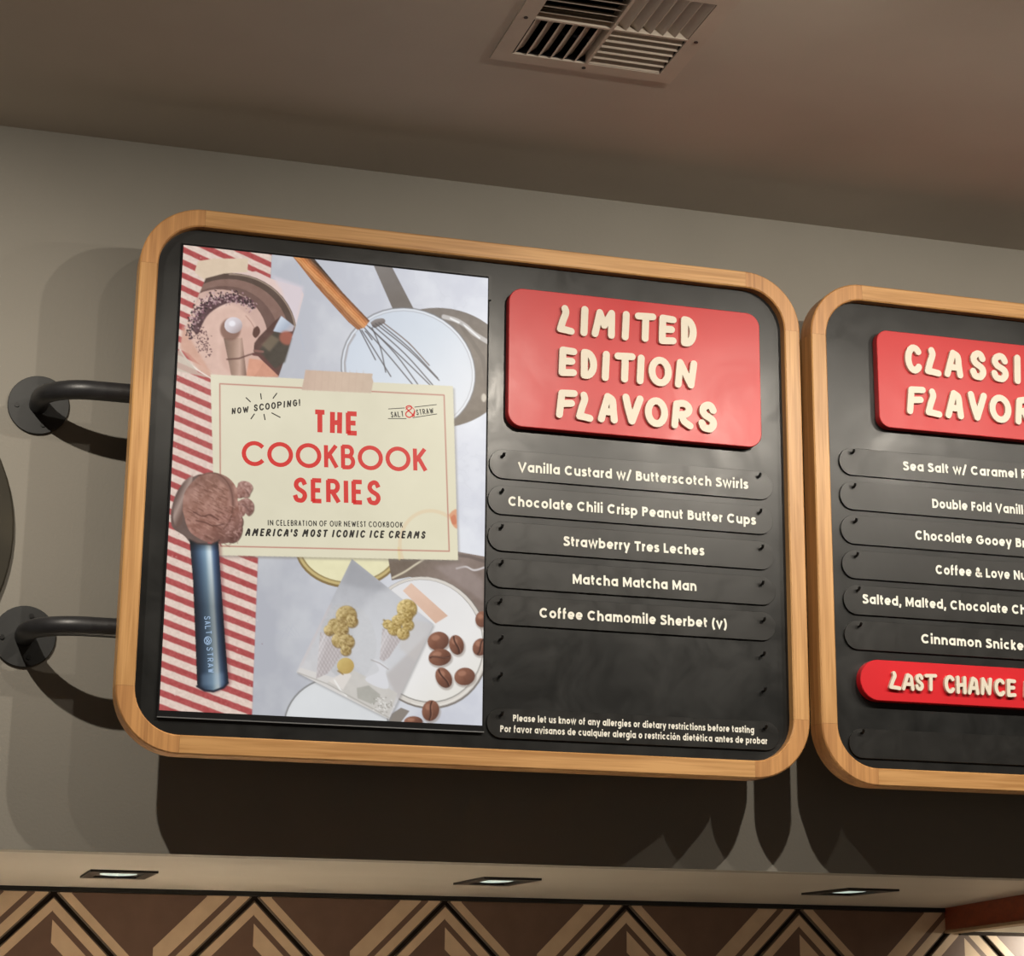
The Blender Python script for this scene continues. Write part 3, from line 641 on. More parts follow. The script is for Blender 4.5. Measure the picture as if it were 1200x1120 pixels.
# ---- wall brackets: flange, bent pipe, screws
for (fx, fz, az, lab) in ((0.188, H0+1.1393, H0+1.1373, 'upper black iron pipe bracket holding the big menu board to the wall'),
                          (0.1915, H0+0.6730, H0+0.6743, 'lower black iron pipe bracket holding the big menu board to the wall')):
    t = empty('pipe_bracket', (fx, YW, fz)); tag(t, lab, 'bracket', 'black pipe brackets on the left of the big board')
    mb = MB(); n = 40; mb.tube([(fx, YW, fz), (fx, YW-.005, fz), (fx, YW-.006, fz)], [.0602, .0602, .0592], n); mb.build('flange', M['flange'], t, smooth=True)
    ya_ = 3.881; R = .10; path = [(fx, YW-.006, fz), (fx, ya_+R, fz)]
    for k in range(1, 15):
        q = math.pi/2*k/14; path.append((fx+R*(1-math.cos(q)), ya_+R*(1-math.sin(q)), fz+(az-fz)*k/14))
    path.append((BX0+.07, ya_, az))
    mb = MB(); mb.tube(path, .0189, 24); mb.build('pipe', M['iron'], t, smooth=True)
    for q in (75, 185, 285):
        sx, sz = fx+.042*math.cos(math.radians(q)), fz+.042*math.sin(math.radians(q))
        mb = MB(); mb.tube([(sx, YW-.006, sz), (sx, YW-.0085, sz)], .0048, 10); mb.build('screw', M['screw'], t)

# ---- dark round disc at the left edge
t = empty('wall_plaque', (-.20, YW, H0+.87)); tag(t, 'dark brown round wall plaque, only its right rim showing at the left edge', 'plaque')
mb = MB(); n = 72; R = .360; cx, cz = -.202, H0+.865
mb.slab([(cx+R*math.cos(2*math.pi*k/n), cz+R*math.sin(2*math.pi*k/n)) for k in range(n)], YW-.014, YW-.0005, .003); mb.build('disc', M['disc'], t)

# ================================================================ DIGITAL POSTER SCREEN (a flat picture, painted point by point)
YSCR = 3.8165
sx0 = (onY(214.7, 286, YSCR)[0]+onY(187, 832.5, YSCR)[0])/2; sx1 = (onY(572.5, 327, YSCR)[0]+onY(564.5, 849.5, YSCR)[0])/2
sz1 = (onY(214.7, 286, YSCR)[1]+onY(572.5, 327, YSCR)[1])/2; sz0 = (onY(187, 832.5, YSCR)[1]+onY(564.5, 849.5, YSCR)[1])/2
NX, NZ, SS = 430, 634, 3
cw, chh = (NX-1)*SS+1, (NZ-1)*SS+1
gx, gz = np.meshgrid(np.linspace(sx0, sx1, cw), np.linspace(sz1, sz0, chh))
dxv, dzv = gx, gz-H0
den = dxv*fwd[0]+YSCR*fwd[1]+dzv*fwd[2]
PXA = ((dxv*right[0]+YSCR*right[1]+dzv*right[2])/den*FPX+600).astype(np.float32)
PYA = (560-(dxv*upv[0]+YSCR*upv[1]+dzv*upv[2])/den*FPX).astype(np.float32)
del den, gx, gz, dxv, dzv
rng = np.random.default_rng(7)
def vnoise(scale, seed, octv=4):
    """value noise over the canvas; scale = cell size in photo pixels"""
    r = np.random.default_rng(seed); out = np.zeros(PXA.shape, np.float32); amp = 1.0; tot = 0
    for o in range(octv):
        s = scale/2**o; T = r.random((256, 256)).astype(np.float32)
        u = PXA/s+37.3; v = PYA/s+11.9; iu = np.floor(u).astype(int); iv = np.floor(v).astype(int); fu = u-iu; fv = v-iv
        fu = fu*fu*(3-2*fu); fv = fv*fv*(3-2*fv); iu &= 255; iv &= 255; iu1 = (iu+1) & 255; iv1 = (iv+1) & 255
        out += amp*((T[iv, iu]*(1-fu)+T[iv, iu1]*fu)*(1-fv)+(T[iv1, iu]*(1-fu)+T[iv1, iu1]*fu)*fv); tot += amp; amp *= 0.55
    return out/tot
N1 = vnoise(40, 1, 4); N2 = vnoise(7, 2, 3); N3 = vnoise(2.6, 3, 2)
IMG = np.zeros(PXA.shape+(3,), np.float32)
def sl(x0, y0, x1, y1):
    # photo px box -> canvas slice (the mapping is nearly affine)
    fx = [(onY(x, y, YSCR)) for x in (x0, x1) for y in (y0, y1)]
    a = min(f[0] for f in fx); b = max(f[0] for f in fx); c = min(f[1] for f in fx); d = max(f[1] for f in fx)
    i0_ = int((a-sx0)/(sx1-sx0)*(cw-1))-3; i1_ = int((b-sx0)/(sx1-sx0)*(cw-1))+4
    j0_ = int((sz1-d)/(sz1-sz0)*(chh-1))-3; j1_ = int((sz1-c)/(sz1-sz0)*(chh-1))+4
    return (slice(max(0, j0_), max(0, min(chh, j1_))), slice(max(0, i0_), max(0, min(cw, i1_))))
def put(s, mask, col):
    """col: rgb or function(x, y, s) -> rgb arrays 0..255"""
    if mask.size == 0: return
    c = col(PXA[s], PYA[s], s) if callable(col) else np.array(col, np.float32)
    m = mask[..., None]; IMG[s] = IMG[s]*(1-m)+c*m
def polymask(P, s):
    X, Y = PXA[s], PYA[s]; ins = np.zeros(X.shape, bool); n = len(P)
    for i in range(n):
        x0, y0 = P[i]; x1, y1 = P[(i+1) % n]
        if y0 == y1: continue
        ins ^= ((Y >= min(y0, y1)) & (Y < max(y0, y1)) & (X < x0+(Y-y0)*(x1-x0)/(y1-y0)))
    return ins.astype(np.float32)
def blur(m, r):
    for ax in (0, 1):
        k = max(1, int(r)); c = np.cumsum(np.pad(m, [(k+1, k) if a == ax else (0, 0) for a in (0, 1)], mode='edge'), axis=ax)
        n = m.shape[ax]; m = (np.take(c, range(2*k+1, 2*k+1+n), axis=ax)-np.take(c, range(0, n), axis=ax))/(2*k+1)
    return m
def poly(P, col, alpha=1.0, soft=0, clip=None):
    xs = [p[0] for p in P]; ys = [p[1] for p in P]; q = soft+1
    s = sl(min(xs)-q, min(ys)-q, max(xs)+q, max(ys)+q)
    m = polymask(P, s)
    if m.size == 0: return
    if soft: m = blur(blur(m, soft*2.2), soft*2.2)
    if clip is not None: m = m*polymask(clip, s)
    put(s, m*alpha, col)
def smooth(P, n=6): return cat(list(P)+[P[0]], n)
def ell(cx, cy, rx, ry, col, rot=0, alpha=1.0, soft=0, clip=None, n=48):
    c, s_ = math.cos(math.radians(rot)), math.sin(math.radians(rot))
    poly([(cx+rx*math.cos(2*math.pi*k/n)*c-ry*math.sin(2*math.pi*k/n)*s_, cy+rx*math.cos(2*math.pi*k/n)*s_+ry*math.sin(2*math.pi*k/n)*c) for k in range(n)], col, alpha, soft, clip)
def stroke(P, w, col, alpha=1.0, clip=None, w1=None):
    xs = [p[0] for p in P]; ys = [p[1] for p in P]; s = sl(min(xs)-w, min(ys)-w, max(xs)+w, max(ys)+w)
    X, Y = PXA[s], PYA[s]; m = np.zeros(X.shape, np.float32)
    if m.size == 0: return
    n = len(P)
    for i in range(n-1):
        (x0, y0), (x1, y1) = P[i], P[i+1]; dx, dy = x1-x0, y1-y0; L = dx*dx+dy*dy+1e-9
        t_ = np.clip(((X-x0)*dx+(Y-y0)*dy)/L, 0, 1); d = np.hypot(X-x0-t_*dx, Y-y0-t_*dy)
        ww = w if w1 is None else w+(w1-w)*(i+0.5)/(n-1)
        m = np.maximum(m, np.clip(ww/2-d+0.35, 0, 1)/1.0)
    if clip is not None: m = m*polymask(clip, s)
    put(s, m*alpha, col)
def ering(cx, cy, rx, ry, w, col, a0=0, a1=360, rot=0, alpha=1.0, clip=None):
    c, s_ = math.cos(math.radians(rot)), math.sin(math.radians(rot)); P = []
    for k in range(41):
        q = math.radians(a0+(a1-a0)*k/40); u, v = rx*math.cos(q), ry*math.sin(q); P.append((cx+u*c-v*s_, cy+u*s_+v*c))
    stroke(P, w, col, alpha, clip)
def mixc(a, b, t_):
    t_ = np.clip(t_, 0, 1)[..., None]; return np.array(a, np.float32)*(1-t_)+np.array(b, np.float32)*t_
def nz(col, amt=12, which=None):
    def f(X, Y, s):
        N = (N2 if which is None else which)[s]; return np.array(col, np.float32)+((N-0.5)*2*amt)[..., None]
    return f
def gradl(p, q, stops, amt=0, which=None):
    """linear gradient from photo point p to q; stops [(t,rgb)]"""
    d = (q[0]-p[0], q[1]-p[1]); L = d[0]**2+d[1]**2
    def f(X, Y, s):
        t_ = ((X-p[0])*d[0]+(Y-p[1])*d[1])/L; o = np.stack([np.interp(t_, [a for a, _ in stops], [c[k] for _, c in stops]) for k in range(3)], -1).astype(np.float32)
        if amt: o = o+(((N2 if which is None else which)[s]-.5)*2*amt)[..., None]
        return o
    return f

FULL = (slice(0, chh), slice(0, cw))
# bluish white marble
t_ = np.clip((N1-0.35)/0.4, 0, 1)
IMG[:] = mixc((193, 195, 204), (209, 211, 217), t_)
IMG[:] *= (0.93+0.15*np.clip((PXA-330)/220, 0, 1)+0.03*np.clip((600-PYA)/300, -1, 1))[..., None]  # screen brightness falloff multiplied into the background colour
vein = np.exp(-((N1-0.5)/0.006)**2)*0.10; IMG[:] = IMG*(1-vein[..., None])+np.array((170, 172, 180), np.float32)*vein[..., None]
stroke([(345, 296), (352, 330), (349, 372), (356, 410)], 2, (180, 186, 200), .35)
for a in range(6):
    stroke([(310+a*5, 742+a*1.5), (318+a*5, 735+3*math.sin(a)), (331+a*4, 745)], 1.2, (175, 178, 190), .30)
# striped cloth
CL = [(150, 260), (318.7, 260), (318.5, 298), (309, 520), (302.4, 655), (295.2, 845), (150, 845)]
def stripes(X, Y, s):
    sl_ = 0.46-0.09*(Y-290)/540
    yy = Y-sl_*(X-(213-26*(Y-290)/540)); tt = np.maximum(yy-291.6, -200); n = np.log1p(np.maximum(0.000267*tt, -0.5))/0.000267/14.75
    ph = (n-np.floor(n)); d = np.abs(ph-np.round(ph)); w = np.clip((0.262+(N3[s]-.5)*.06-d)*16, 0, 1)
    c = mixc((222, 200, 188), (170, 76, 76), w)
    return c+((N3[s]-.5)*26)[..., None]
poly(CL, stripes)
stroke([(318.5, 298), (302.4, 655), (295.2, 840)], 1.2, (150, 140, 150), .35)
for k in range(90):
    x, y = rng.uniform(190, 312), rng.uniform(300, 832); ell(x, y, .8, .6, (120, 70, 70) if rng.random() < .5 else (240, 222, 214), 0, .5, n=8)
# tape behind the processor photo
poly([(232, 306), (251, 303), (291, 303), (289, 330), (262, 345), (228, 319)], nz((217, 196, 172), 5))
# ---- photo of the food processor
CARD = [(241, 326), (262, 320.5), (300, 318), (319, 327), (352, 337), (356, 345), (346, 384), (326.5, 441.5), (255, 441.5), (232, 425), (212, 405), (214, 392), (226, 362)]
poly(CARD, gradl((220, 330), (350, 430), [(0, (214, 190, 182)), (.5, (224, 198, 190)), (1, (222, 206, 204))], 5))
poly([(318, 322), (356, 336), (354, 350), (345, 384), (330, 340)], (214, 204, 212), .8, 3)
B_ = CARD
ell(272, 391, 76, 71, nz((88, 70, 62), 7), 8, clip=B_)
ering(272, 391, 74.5, 69.5, 1.6, (190, 168, 150), -100, 20, 8, .8, clip=B_)
ell(268, 394, 71, 67, nz((134, 104, 94), 8), 8, clip=B_)
ell(263, 397, 64, 62, nz((104, 78, 72), 8), 8, clip=B_, alpha=.8)
ell(256, 399, 58, 60, nz((204, 170, 158), 7), 5, clip=B_)
ell(254, 404, 52, 50, nz((216, 182, 168), 7), 5, 1, 2, clip=B_)
ell(285, 412, 26, 30, (204, 166, 152), 20, .6, 3, clip=B_)
ell(250, 355, 22, 8, (232, 204, 190), -10, .6, 3, clip=B_)
poly([(211, 408), (214, 380), (228, 405), (250, 441), (240, 441)], nz((206, 160, 140), 6), .8, 2)
poly([(288, 442), (292, 420), (330, 425), (326, 442)], nz((214, 152, 126), 8), .9, 1)
# chocolate bits in an arc
poly(smooth([(224, 384), (229, 371), (238, 360), (252, 350), (270, 344.5), (284, 347), (296, 357), (282, 355), (268, 355), (254, 361), (243, 370), (236, 382), (231, 392)]), nz((74, 48, 54), 22, N3), .9, .8)
for k in range(260):
    a = rng.uniform(0.12, 1); q = math.radians(-192+a*150); rr_ = 41+rng.normal(0, 3)
    ell(266+rr_*1.02*math.cos(q), 389+rr_*.98*math.sin(q), rng.uniform(.6, 1.8), rng.uniform(.5, 1.2), [(176, 140, 146), (206, 176, 174), (130, 92, 104)][k % 3], rng.uniform(0, 180), .8, n=7)
for k in range(420):
    a = rng.uniform(0, 1); q = math.radians(-192+a*150); rr_ = 42+rng.normal(0, 2.6)*(0.55+0.9*math.sin(math.pi*a)); dens = 1 if a > .28 else .45
    if rng.random() > dens: continue
    x = 266+rr_*1.02*math.cos(q); y = 389+rr_*0.98*math.sin(q)
    ell(x, y, rng.uniform(.7, 1.9), rng.uniform(.6, 1.3), [(70, 42, 50), (52, 34, 38), (104, 66, 82), (40, 28, 30), (190, 160, 160)][rng.integers(0, 5)], rng.uniform(0, 180), .9, n=7)
for k in range(110):
    x = 233+rng.normal(0, 5)+k*.08; y = 385+k*.26+rng.normal(0, 3)
    ell(x, y, rng.uniform(.5, 1.5), rng.uniform(.4, 1), (84, 50, 58), rng.uniform(0, 180), .85, n=7)
poly([(262, 396), (284, 396), (289, 440), (271, 440)], gradl((262, 400), (289, 400), [(0, (120, 96, 84)), (.4, (158, 128, 112)), (.7, (196, 164, 148)), (1, (120, 92, 80))], 6))
stroke([(266, 421), (280, 420), (291, 416), (298, 414)], 2, (92, 60, 54), .9)
ell(270, 386, 12, 13, (130, 96, 84), 0, .9, 1.5)
ell(273.5, 381, 10.5, 9.5, gradl((266, 372), (284, 392), [(0, (226, 218, 224)), (.5, (204, 194, 198)), (1, (150, 130, 128))]))
ell(272, 379, 4, 3.4, (242, 240, 246), 0, .8, 1)
poly(smooth([(297, 385), (302, 382), (305, 389), (300, 396), (296, 392)]), (84, 52, 44), .95)
stroke([(288, 370), (294, 377), (298, 384)], 1.2, (170, 130, 118), .9)
poly([(298, 402), (303, 395), (320, 378), (329, 370), (345.5, 384), (337, 412), (326.5, 440), (309, 424), (297, 412)], nz((88, 60, 54), 9))
poly([(304, 410), (322, 388), (342, 396), (334, 424), (322, 432)], nz((66, 60, 52), 8), .95, 1.5)
poly([(306, 404), (318, 392), (328, 398), (316, 412)], (128, 112, 92), .7, 2)
poly([(324, 380), (329.5, 370), (345, 382), (343, 388), (330, 390), (320, 388)], gradl((324, 372), (343, 390), [(0, (216, 224, 236)), (.6, (170, 180, 196)), (1, (200, 180, 180))]), 1, .6)
ell(336, 396, 9, 8, (172, 98, 80), 30, .85, 2, clip=B_)
stroke([(297, 415), (304, 416), (316, 428), (326, 438)], 3.4, (96, 56, 54), .95, clip=B_)
stroke([(299, 411), (308, 412)], 3, (140, 96, 88), .9)
stroke([(211, 410), (220, 424), (232, 434), (247, 443)], 1.8, (240, 232, 222), .95)
poly([(205, 412), (211, 410), (232, 436), (247, 443), (206, 434)], (200, 188, 172), .8)
# ---- pan handle, big bowl, whisk
poly([(437, 309), (458.5, 311), (487, 366), (462, 366)], gradl((450, 310), (475, 366), [(0, (128, 122, 118)), (1, (112, 104, 98))], 4))
BOWL = [(512+86*math.cos(2*math.pi*k/60), 431+70.5*math.sin(2*math.pi*k/60)) for k in range(60)]
poly(BOWL, gradl((500, 360), (570, 490), [(0, (124, 116, 110)), (.5, (132, 122, 112)), (1, (112, 100, 88))], 9))
stroke(cat([(520, 371), (534, 375), (546, 382), (556, 391), (574, 402)]), 5.5, (206, 202, 200), .85); stroke(cat([(528, 373), (545, 382), (562, 396)]), 2.2, (242, 242, 242), .95)
ell(567, 466, 3, 5, (224, 214, 198), 0, .8, 1); stroke([(540, 380), (566, 420), (572, 460)], 5, (100, 92, 84), .35)
ell(478.5, 434, 79.5, 71.5, gradl((410, 380), (550, 480), [(0, (202, 210, 222)), (.5, (214, 221, 230)), (1, (226, 228, 232))], 4, N1), 25)
ering(478.5, 434, 80, 72, 1.6, (120, 118, 120), 0, 360, 25, .85); ering(478.5, 434, 76.5, 68.5, 1.1, (168, 168, 172), 0, 360, 25, .8)
ering(478.5, 434, 78, 70, 1.5, (232, 234, 238), 0, 360, 25, .8)
stroke([(405, 438), (404, 425), (408, 405), (416, 392)], 2.6, (150, 140, 138), .55)
poly(smooth([(434, 378), (440, 374), (449, 373), (451.5, 377), (446, 381), (438, 384)]), gradl((440, 373), (443, 384), [(0, (150, 142, 140)), (1, (100, 92, 90))]))
for a, b in (((421, 385), (440, 421.5)), ((424, 387), (458, 441)), ((427, 384), (484, 451)), ((433, 383), (489.5, 450)), ((430, 381), (505, 452)), ((437, 381), (508, 452)),
             ((440, 379), (514.5, 445.5)), ((444, 378), (513, 443)), ((449, 378), (503, 428)), ((436, 384), (452, 436)), ((428, 388), (436, 398))):
    m_ = ((a[0]+b[0])/2+(2 if a[0] > 430 else -1), (a[1]+b[1])/2-2)
    stroke(cat([a, m_, b], 4), 1.5, (84, 80, 82), .95)
stroke([(449, 378), (480, 402), (503, 428)], .9, (176, 136, 112), .6)
WH = [(341, 298), (364, 298), (402, 343), (433.5, 376), (427, 384), (419, 386.5), (408, 377), (371, 336)]
def whisk(X, Y, s):
    # across the handle
    d = (X-341)*0.72-(Y-300)*0.70; t2 = np.clip(d/17.0+.02, 0, 1)
    c = np.stack([np.interp(t2, [0, .22, .5, .72, .86, 1], v) for v in ((158, 214, 200, 142, 88, 56), (104, 152, 128, 92, 64, 46), (66, 98, 76, 58, 48, 40))], -1)
    g_ = np.sin(d*2.2+N2[s]*6)*13+(N2[s]-.5)*22; return (c+g_[..., None]).astype(np.float32)
poly(WH, whisk)
# ---- yellow lid, dark pot, lower bowls
ell(409, 640, 63.5, 49, (134, 112, 70)); ell(409, 639, 61.5, 47, (196, 176, 120)); ell(409, 638, 59, 45, (150, 130, 84)); ell(409, 638, 57, 43.5, nz((229, 223, 184), 4))
POT = [(455, 655), (480, 640), (535, 646), (568, 652), (580, 655), (580, 735), (560, 716), (540, 694), (512, 678), (480, 676), (459, 680)]
poly(POT, gradl((480, 650), (568, 700), [(0, (112, 98, 86)), (.5, (136, 120, 112)), (1, (124, 108, 100))], 10))
stroke(cat([(497, 655), (486, 662), (474, 670), (460, 677)]), 2.4, (226, 216, 190), .85)
stroke(cat([(535, 666), (546, 664), (556, 668), (570, 664)]), 2.4, (228, 224, 226), .8); poly([(508, 664), (540, 660), (566, 680), (566, 705), (540, 686)], (160, 146, 142), .5, 3)
stroke([(530, 650), (550, 652), (575, 660)], 4, (92, 80, 76), .6)
ell(500, 753, 72, 79, (120, 112, 104), -25, .9); ell(499.5, 752, 70.5, 77.5, (214, 208, 200), -25)
ell(499, 751, 66.5, 73.5, (150, 146, 140), -25); ell(499, 750.5, 65.5, 72.5, gradl((450, 690), (560, 820), [(0, (222, 221, 222)), (.6, (232, 230, 228)), (1, (226, 222, 212))], 3, N1), -25)
ering(498, 752, 69, 76, 1.2, (238, 234, 226), 30, 130, -25, .9)
ell(394, 851, 62, 58, (134, 134, 134)); ell(394, 851, 60, 56, (206, 208, 210)); ell(394, 851, 58, 54, nz((216, 218, 220), 5, N1)); ering(394, 851, 59, 55, .9, (232, 232, 234), 180, 360)
poly([(456, 838), (470, 829), (480, 833), (470, 846), (456, 846)], (136, 128, 120))
# ---- photo of two cones
PC = [(412.4, 654.8), (508, 731), (456, 842.6), (347, 787.5)]
poly([(p[0]+1.5, p[1]+2.5) for p in PC], (130, 128, 128), .5, 2)
poly(PC, gradl((420, 660), (400, 830), [(0, (166, 167, 172)), (.45, (196, 197, 202)), (1, (206, 203, 202))], 5))
poly([(412, 656), (460, 694), (430, 690), (400, 684)], (150, 151, 156), .5, 4, PC)
ell(408, 752, 33, 46, nz((188, 188, 190), 7, N3), -8, .8, 1, PC); poly([(355, 778), (390, 706), (378, 716), (349, 786)], (200, 190, 190), .6, 2, PC)
ell(455, 740, 40, 60, (210, 211, 214), 30, .5, 6, PC)
poly([(452, 790), (500, 745), (506, 735), (480, 800), (468, 822)], (182, 176, 174), .7, 3, PC)
poly([(470, 722), (508, 731), (488, 775), (468, 760)], (198, 192, 188), .5, 3, PC)
# tray
poly([(352, 782), (378, 790), (412, 800), (456, 842), (448, 842), (347, 790)], (214, 210, 206), .95, .6, PC)
poly([(383, 800), (412, 784), (466, 812), (455, 842), (405, 815)], nz((200, 196, 190), 5), .9, .8, PC)
poly([(418, 806), (432, 803), (446, 814), (438, 826), (419, 818)], nz((170, 168, 160), 6), .9, .8, PC)
poly([(385, 798), (405, 786), (412, 791), (402, 808)], (220, 214, 208), .95, .5, PC); stroke([(392, 797), (400, 810), (406, 815)], 2.2, (236, 234, 230), .95, PC)
stroke([(349, 788), (383, 801), (440, 832), (456, 841)], 1.4, (168, 164, 158), .9)
for k in range(60):
    x, y = 448+rng.normal(0, 6), 827+rng.normal(0, 4); ell(x, y, 1, .8, (228, 226, 222) if k % 2 else (150, 146, 138), 0, .8, n=7, clip=PC)
# stand of the right cone
poly(smooth([(437, 772), (444, 774), (455, 782), (452, 787), (455, 806), (440, 804), (428, 795), (444, 786)]), (216, 216, 220), .95, .8, PC); stroke([(435, 773), (445, 777), (455, 784)], 1.5, (168, 162, 160), .9)
def cone(P, tip_dir):
    poly(P, gradl(P[0], P[1], [(0, (176, 168, 168)), (.4, (208, 203, 204)), (1, (184, 176, 176))], 5))
    x0, x1 = min(p[0] for p in P), max(p[0] for p in P); y0, y1 = min(p[1] for p in P), max(p[1] for p in P)
    for k in range(-14, 24):
        stroke([(x0+k*4.2, y0-4), (x0+k*4.2-30, y0+56)], .9, (150, 140, 140), .55, clip=P); stroke([(x0+k*4.2-18, y0-4), (x0+k*4.2+20, y0+56)], .9, (226, 220, 220), .6, clip=P)
cone([(375.5, 740), (388, 744), (403, 765), (384, 789), (370.3, 795.5)], 0)
cone([(448.2, 736), (462, 742), (473, 745), (456, 770), (449.5, 775), (444.8, 772)], 0)
def icecream(blobs, base, dark, light, seed):
    r = np.random.default_rng(seed)
    for cx, cy, rr in blobs: ell(cx+.6, cy+.8, rr+.6, rr+.4, dark, 0, .7, .8)
    for cx, cy, rr in blobs:
        ell(cx, cy, rr, rr*.95, gradl((cx-rr, cy-rr), (cx+rr, cy+rr), [(0, light), (.5, base), (1, dark)], 34, N3))
        for k in range(int(rr*3)):
            a = r.uniform(0, 2*math.pi); d = rr*math.sqrt(r.random())*.85; x, y = cx+d*math.cos(a), cy+d*math.sin(a)
            stroke([(x, y), (x+r.normal(0, 2), y+r.normal(0, 1.5))], r.uniform(.8, 1.8), dark if r.random() < .55 else light, .55)
BG, BD, BL = (176, 152, 100), (124, 98, 56), (214, 194, 142)
icecream([(392, 732, 8), (386, 738, 6.5), (399, 737, 9), (397, 750, 8.5), (406, 752, 9), (405, 762, 6), (405.5, 721, 12), (412, 728, 7)], BG, BD, BL, 3)
icecream([(454, 731, 5.5), (462, 736, 8), (472, 742, 7), (478, 732, 6.5), (466, 727, 7), (476.5, 713, 11.5), (474, 722, 9)], (186, 160, 98), (134, 108, 56), (226, 206, 150), 5)
ell(405, 780, 10, 9.5, gradl((396, 772), (414, 790), [(0, (206, 182, 116)), (1, (178, 148, 84))], 6), 0, 1, 0); stroke([(396, 786), (402, 790)], 2, (140, 110, 60), .8)
poly([(482, 683), (525, 721.5), (510.5, 730.5), (472, 692)], gradl((480, 685), (515, 728), [(0, (224, 192, 172)), (1, (214, 178, 156))], 4))
# ---- coffee beans
def bean(cx, cy, rx, ry, rot, crease=True):
    ell(cx+1, cy+2, rx+1, ry+.6, (150, 138, 130), rot, .6, 1.2)
    ell(cx, cy, rx, ry, gradl((cx-rx, cy-ry), (cx+rx, cy+ry), [(0, (150, 104, 84)), (.45, (126, 82, 64)), (1, (84, 52, 42))], 9), rot)
    ell(cx-rx*.25, cy-ry*.35, rx*.4, ry*.3, (182, 132, 108), rot, .6, 1.2)
    if crease:
        c, s_ = math.cos(math.radians(rot)), math.sin(math.radians(rot)); long_y = ry >= rx; P = []
        for k in range(9):
            a = -0.85+1.7*k/8; w_ = math.sin(a*3)*1.3
            u, v = (w_, a*ry) if long_y else (a*rx, w_); P.append((cx+u*c-v*s_, cy+u*s_+v*c))
        stroke(P, 2.2, (62, 36, 30), .9); stroke([(p[0]+1.6, p[1]) for p in P], .9, (176, 130, 108), .6)
bean(513.6, 751, 12.6, 11, -10, False); bean(535, 755.5, 8.6, 11.8, -14); bean(515.5, 770, 13.4, 10, -6); bean(520, 794, 9, 12.8, -28); bean(544.5, 792.5, 12.2, 10.4, -8, False)
bean(504.6, 832.5, 10, 12.4, 12); bean(565, 725.6, 8, 9.5, 0, False); bean(563, 758, 9, 10.5, 25); bean(484.4, 845.5, 11, 6.5, 0, False)
# ---- the title card
TC = [(246.7, 438.6), (530.8, 452.3), (536.8, 656.2), (252.5, 650.4)]
poly([(p[0]+2, p[1]+2.5) for p in TC], (120, 112, 104), .45, 2)
poly(TC, gradl((250, 440), (530, 655), [(0, (223, 216, 192)), (.5, (219, 213, 188)), (1, (222, 216, 188))], 5, N1))
ering(507, 641, 38, 43, 4.5, (222, 196, 160), 140, 345, -18, .55, TC); stroke([(467, 642), (468, 655)], 3, (224, 204, 150), .6)
poly(smooth([(526, 603), (531, 598), (536, 598), (537, 618), (531, 616)]), (214, 142, 104), .8, .8, TC); poly(smooth([(528, 606), (533, 603), (535, 613), (530, 614)]), (196, 110, 78), .7, .8, TC)
RL = [(257.6, 449.6), (520.4, 462.9), (526.4, 645.8), (258.6, 639.8), (257.6, 449.6)]
stroke(RL, 1.35, (170, 84, 76), .95)
poly([(357.9, 433.3), (437, 437.8), (436, 442), (437.5, 447), (434.9, 460.5), (353.4, 456.8), (356, 445)], gradl((355, 440), (436, 450), [(0, (200, 174, 156)), (.5, (208, 184, 164)), (1, (200, 178, 158))], 4))
for k in range(9): stroke([(362+k*8, 434), (360+k*8, 458)], 1, (190, 164, 146), .35)
# ---- the scoop with chocolate ice cream
poly(smooth([(222, 560), (208, 575), (201, 596), (200.5, 612), (204, 620), (216, 628), (225, 638), (238, 642), (248, 620), (240, 560)]), nz((104, 84, 78), 8))
poly(smooth([(226, 556), (214, 566), (206, 584), (203, 606), (207, 618), (214, 610), (214, 590), (224, 570)]), gradl((203, 590), (216, 596), [(0, (96, 76, 70)), (.5, (172, 150, 140)), (1, (104, 80, 72))]), .9, .8)
ICE = [(214, 598), (216, 578), (227, 563), (240, 554.5), (254, 554), (268, 560), (277, 572), (279, 590), (280.5, 604), (279, 622), (272, 634), (258, 637), (240, 634), (222, 622)]
for K_ in (((279, 566), (284, 563.5), (292, 565), (296, 571), (293, 578), (291, 582), (284, 582), (277, 578)), ((283, 585), (290, 583.5), (296.5, 589), (297, 598), (291, 604), (285, 599), (277, 604), (277, 590))):
    poly(smooth([(x+.8, y+1) for x, y in K_]), (94, 66, 58), .8, .6)
    poly(smooth(K_), gradl((277, 565), (297, 600), [(0, (176, 138, 128)), (.5, (158, 118, 108)), (1, (132, 96, 88))], 40, N3)); stroke([(284, K_[0][1]+6), (289, K_[0][1]+9), (292, K_[0][1]+14)], 2, (104, 70, 66), .6)
for c in ((272, 620, 12, 16), (278, 612, 7, 9)): ell(c[0], c[1], c[2]+.8, c[3]+.8, (92, 62, 54), 0, .9)
for c in ((281, 577, 7, 7), (282, 599, 6, 7), (272, 620, 11.4, 15.6), (277, 611, 7, 9)): ell(c[0], c[1], c[2], c[3], gradl((c[0]-6, c[1]-8), (c[0]+6, c[1]+8), [(0, (176, 138, 126)), (.6, (150, 108, 98)), (1, (116, 80, 74))], 36, N3))
poly(smooth(ICE), gradl((222, 566), (262, 636), [(0, (142, 104, 92)), (.35, (160, 118, 104)), (.7, (150, 106, 94)), (1, (114, 78, 70))], 34))
poly(smooth([(252, 556), (266, 560), (274, 574), (276, 596), (271, 590), (268, 574), (258, 563)]), (128, 92, 82), .7, 1)
stroke(cat([(232, 557), (250, 554), (262, 560), (270, 572), (273, 590), (270, 608), (262, 620)]), 1.8, (90, 56, 48), .6)
r2 = np.random.default_rng(11)
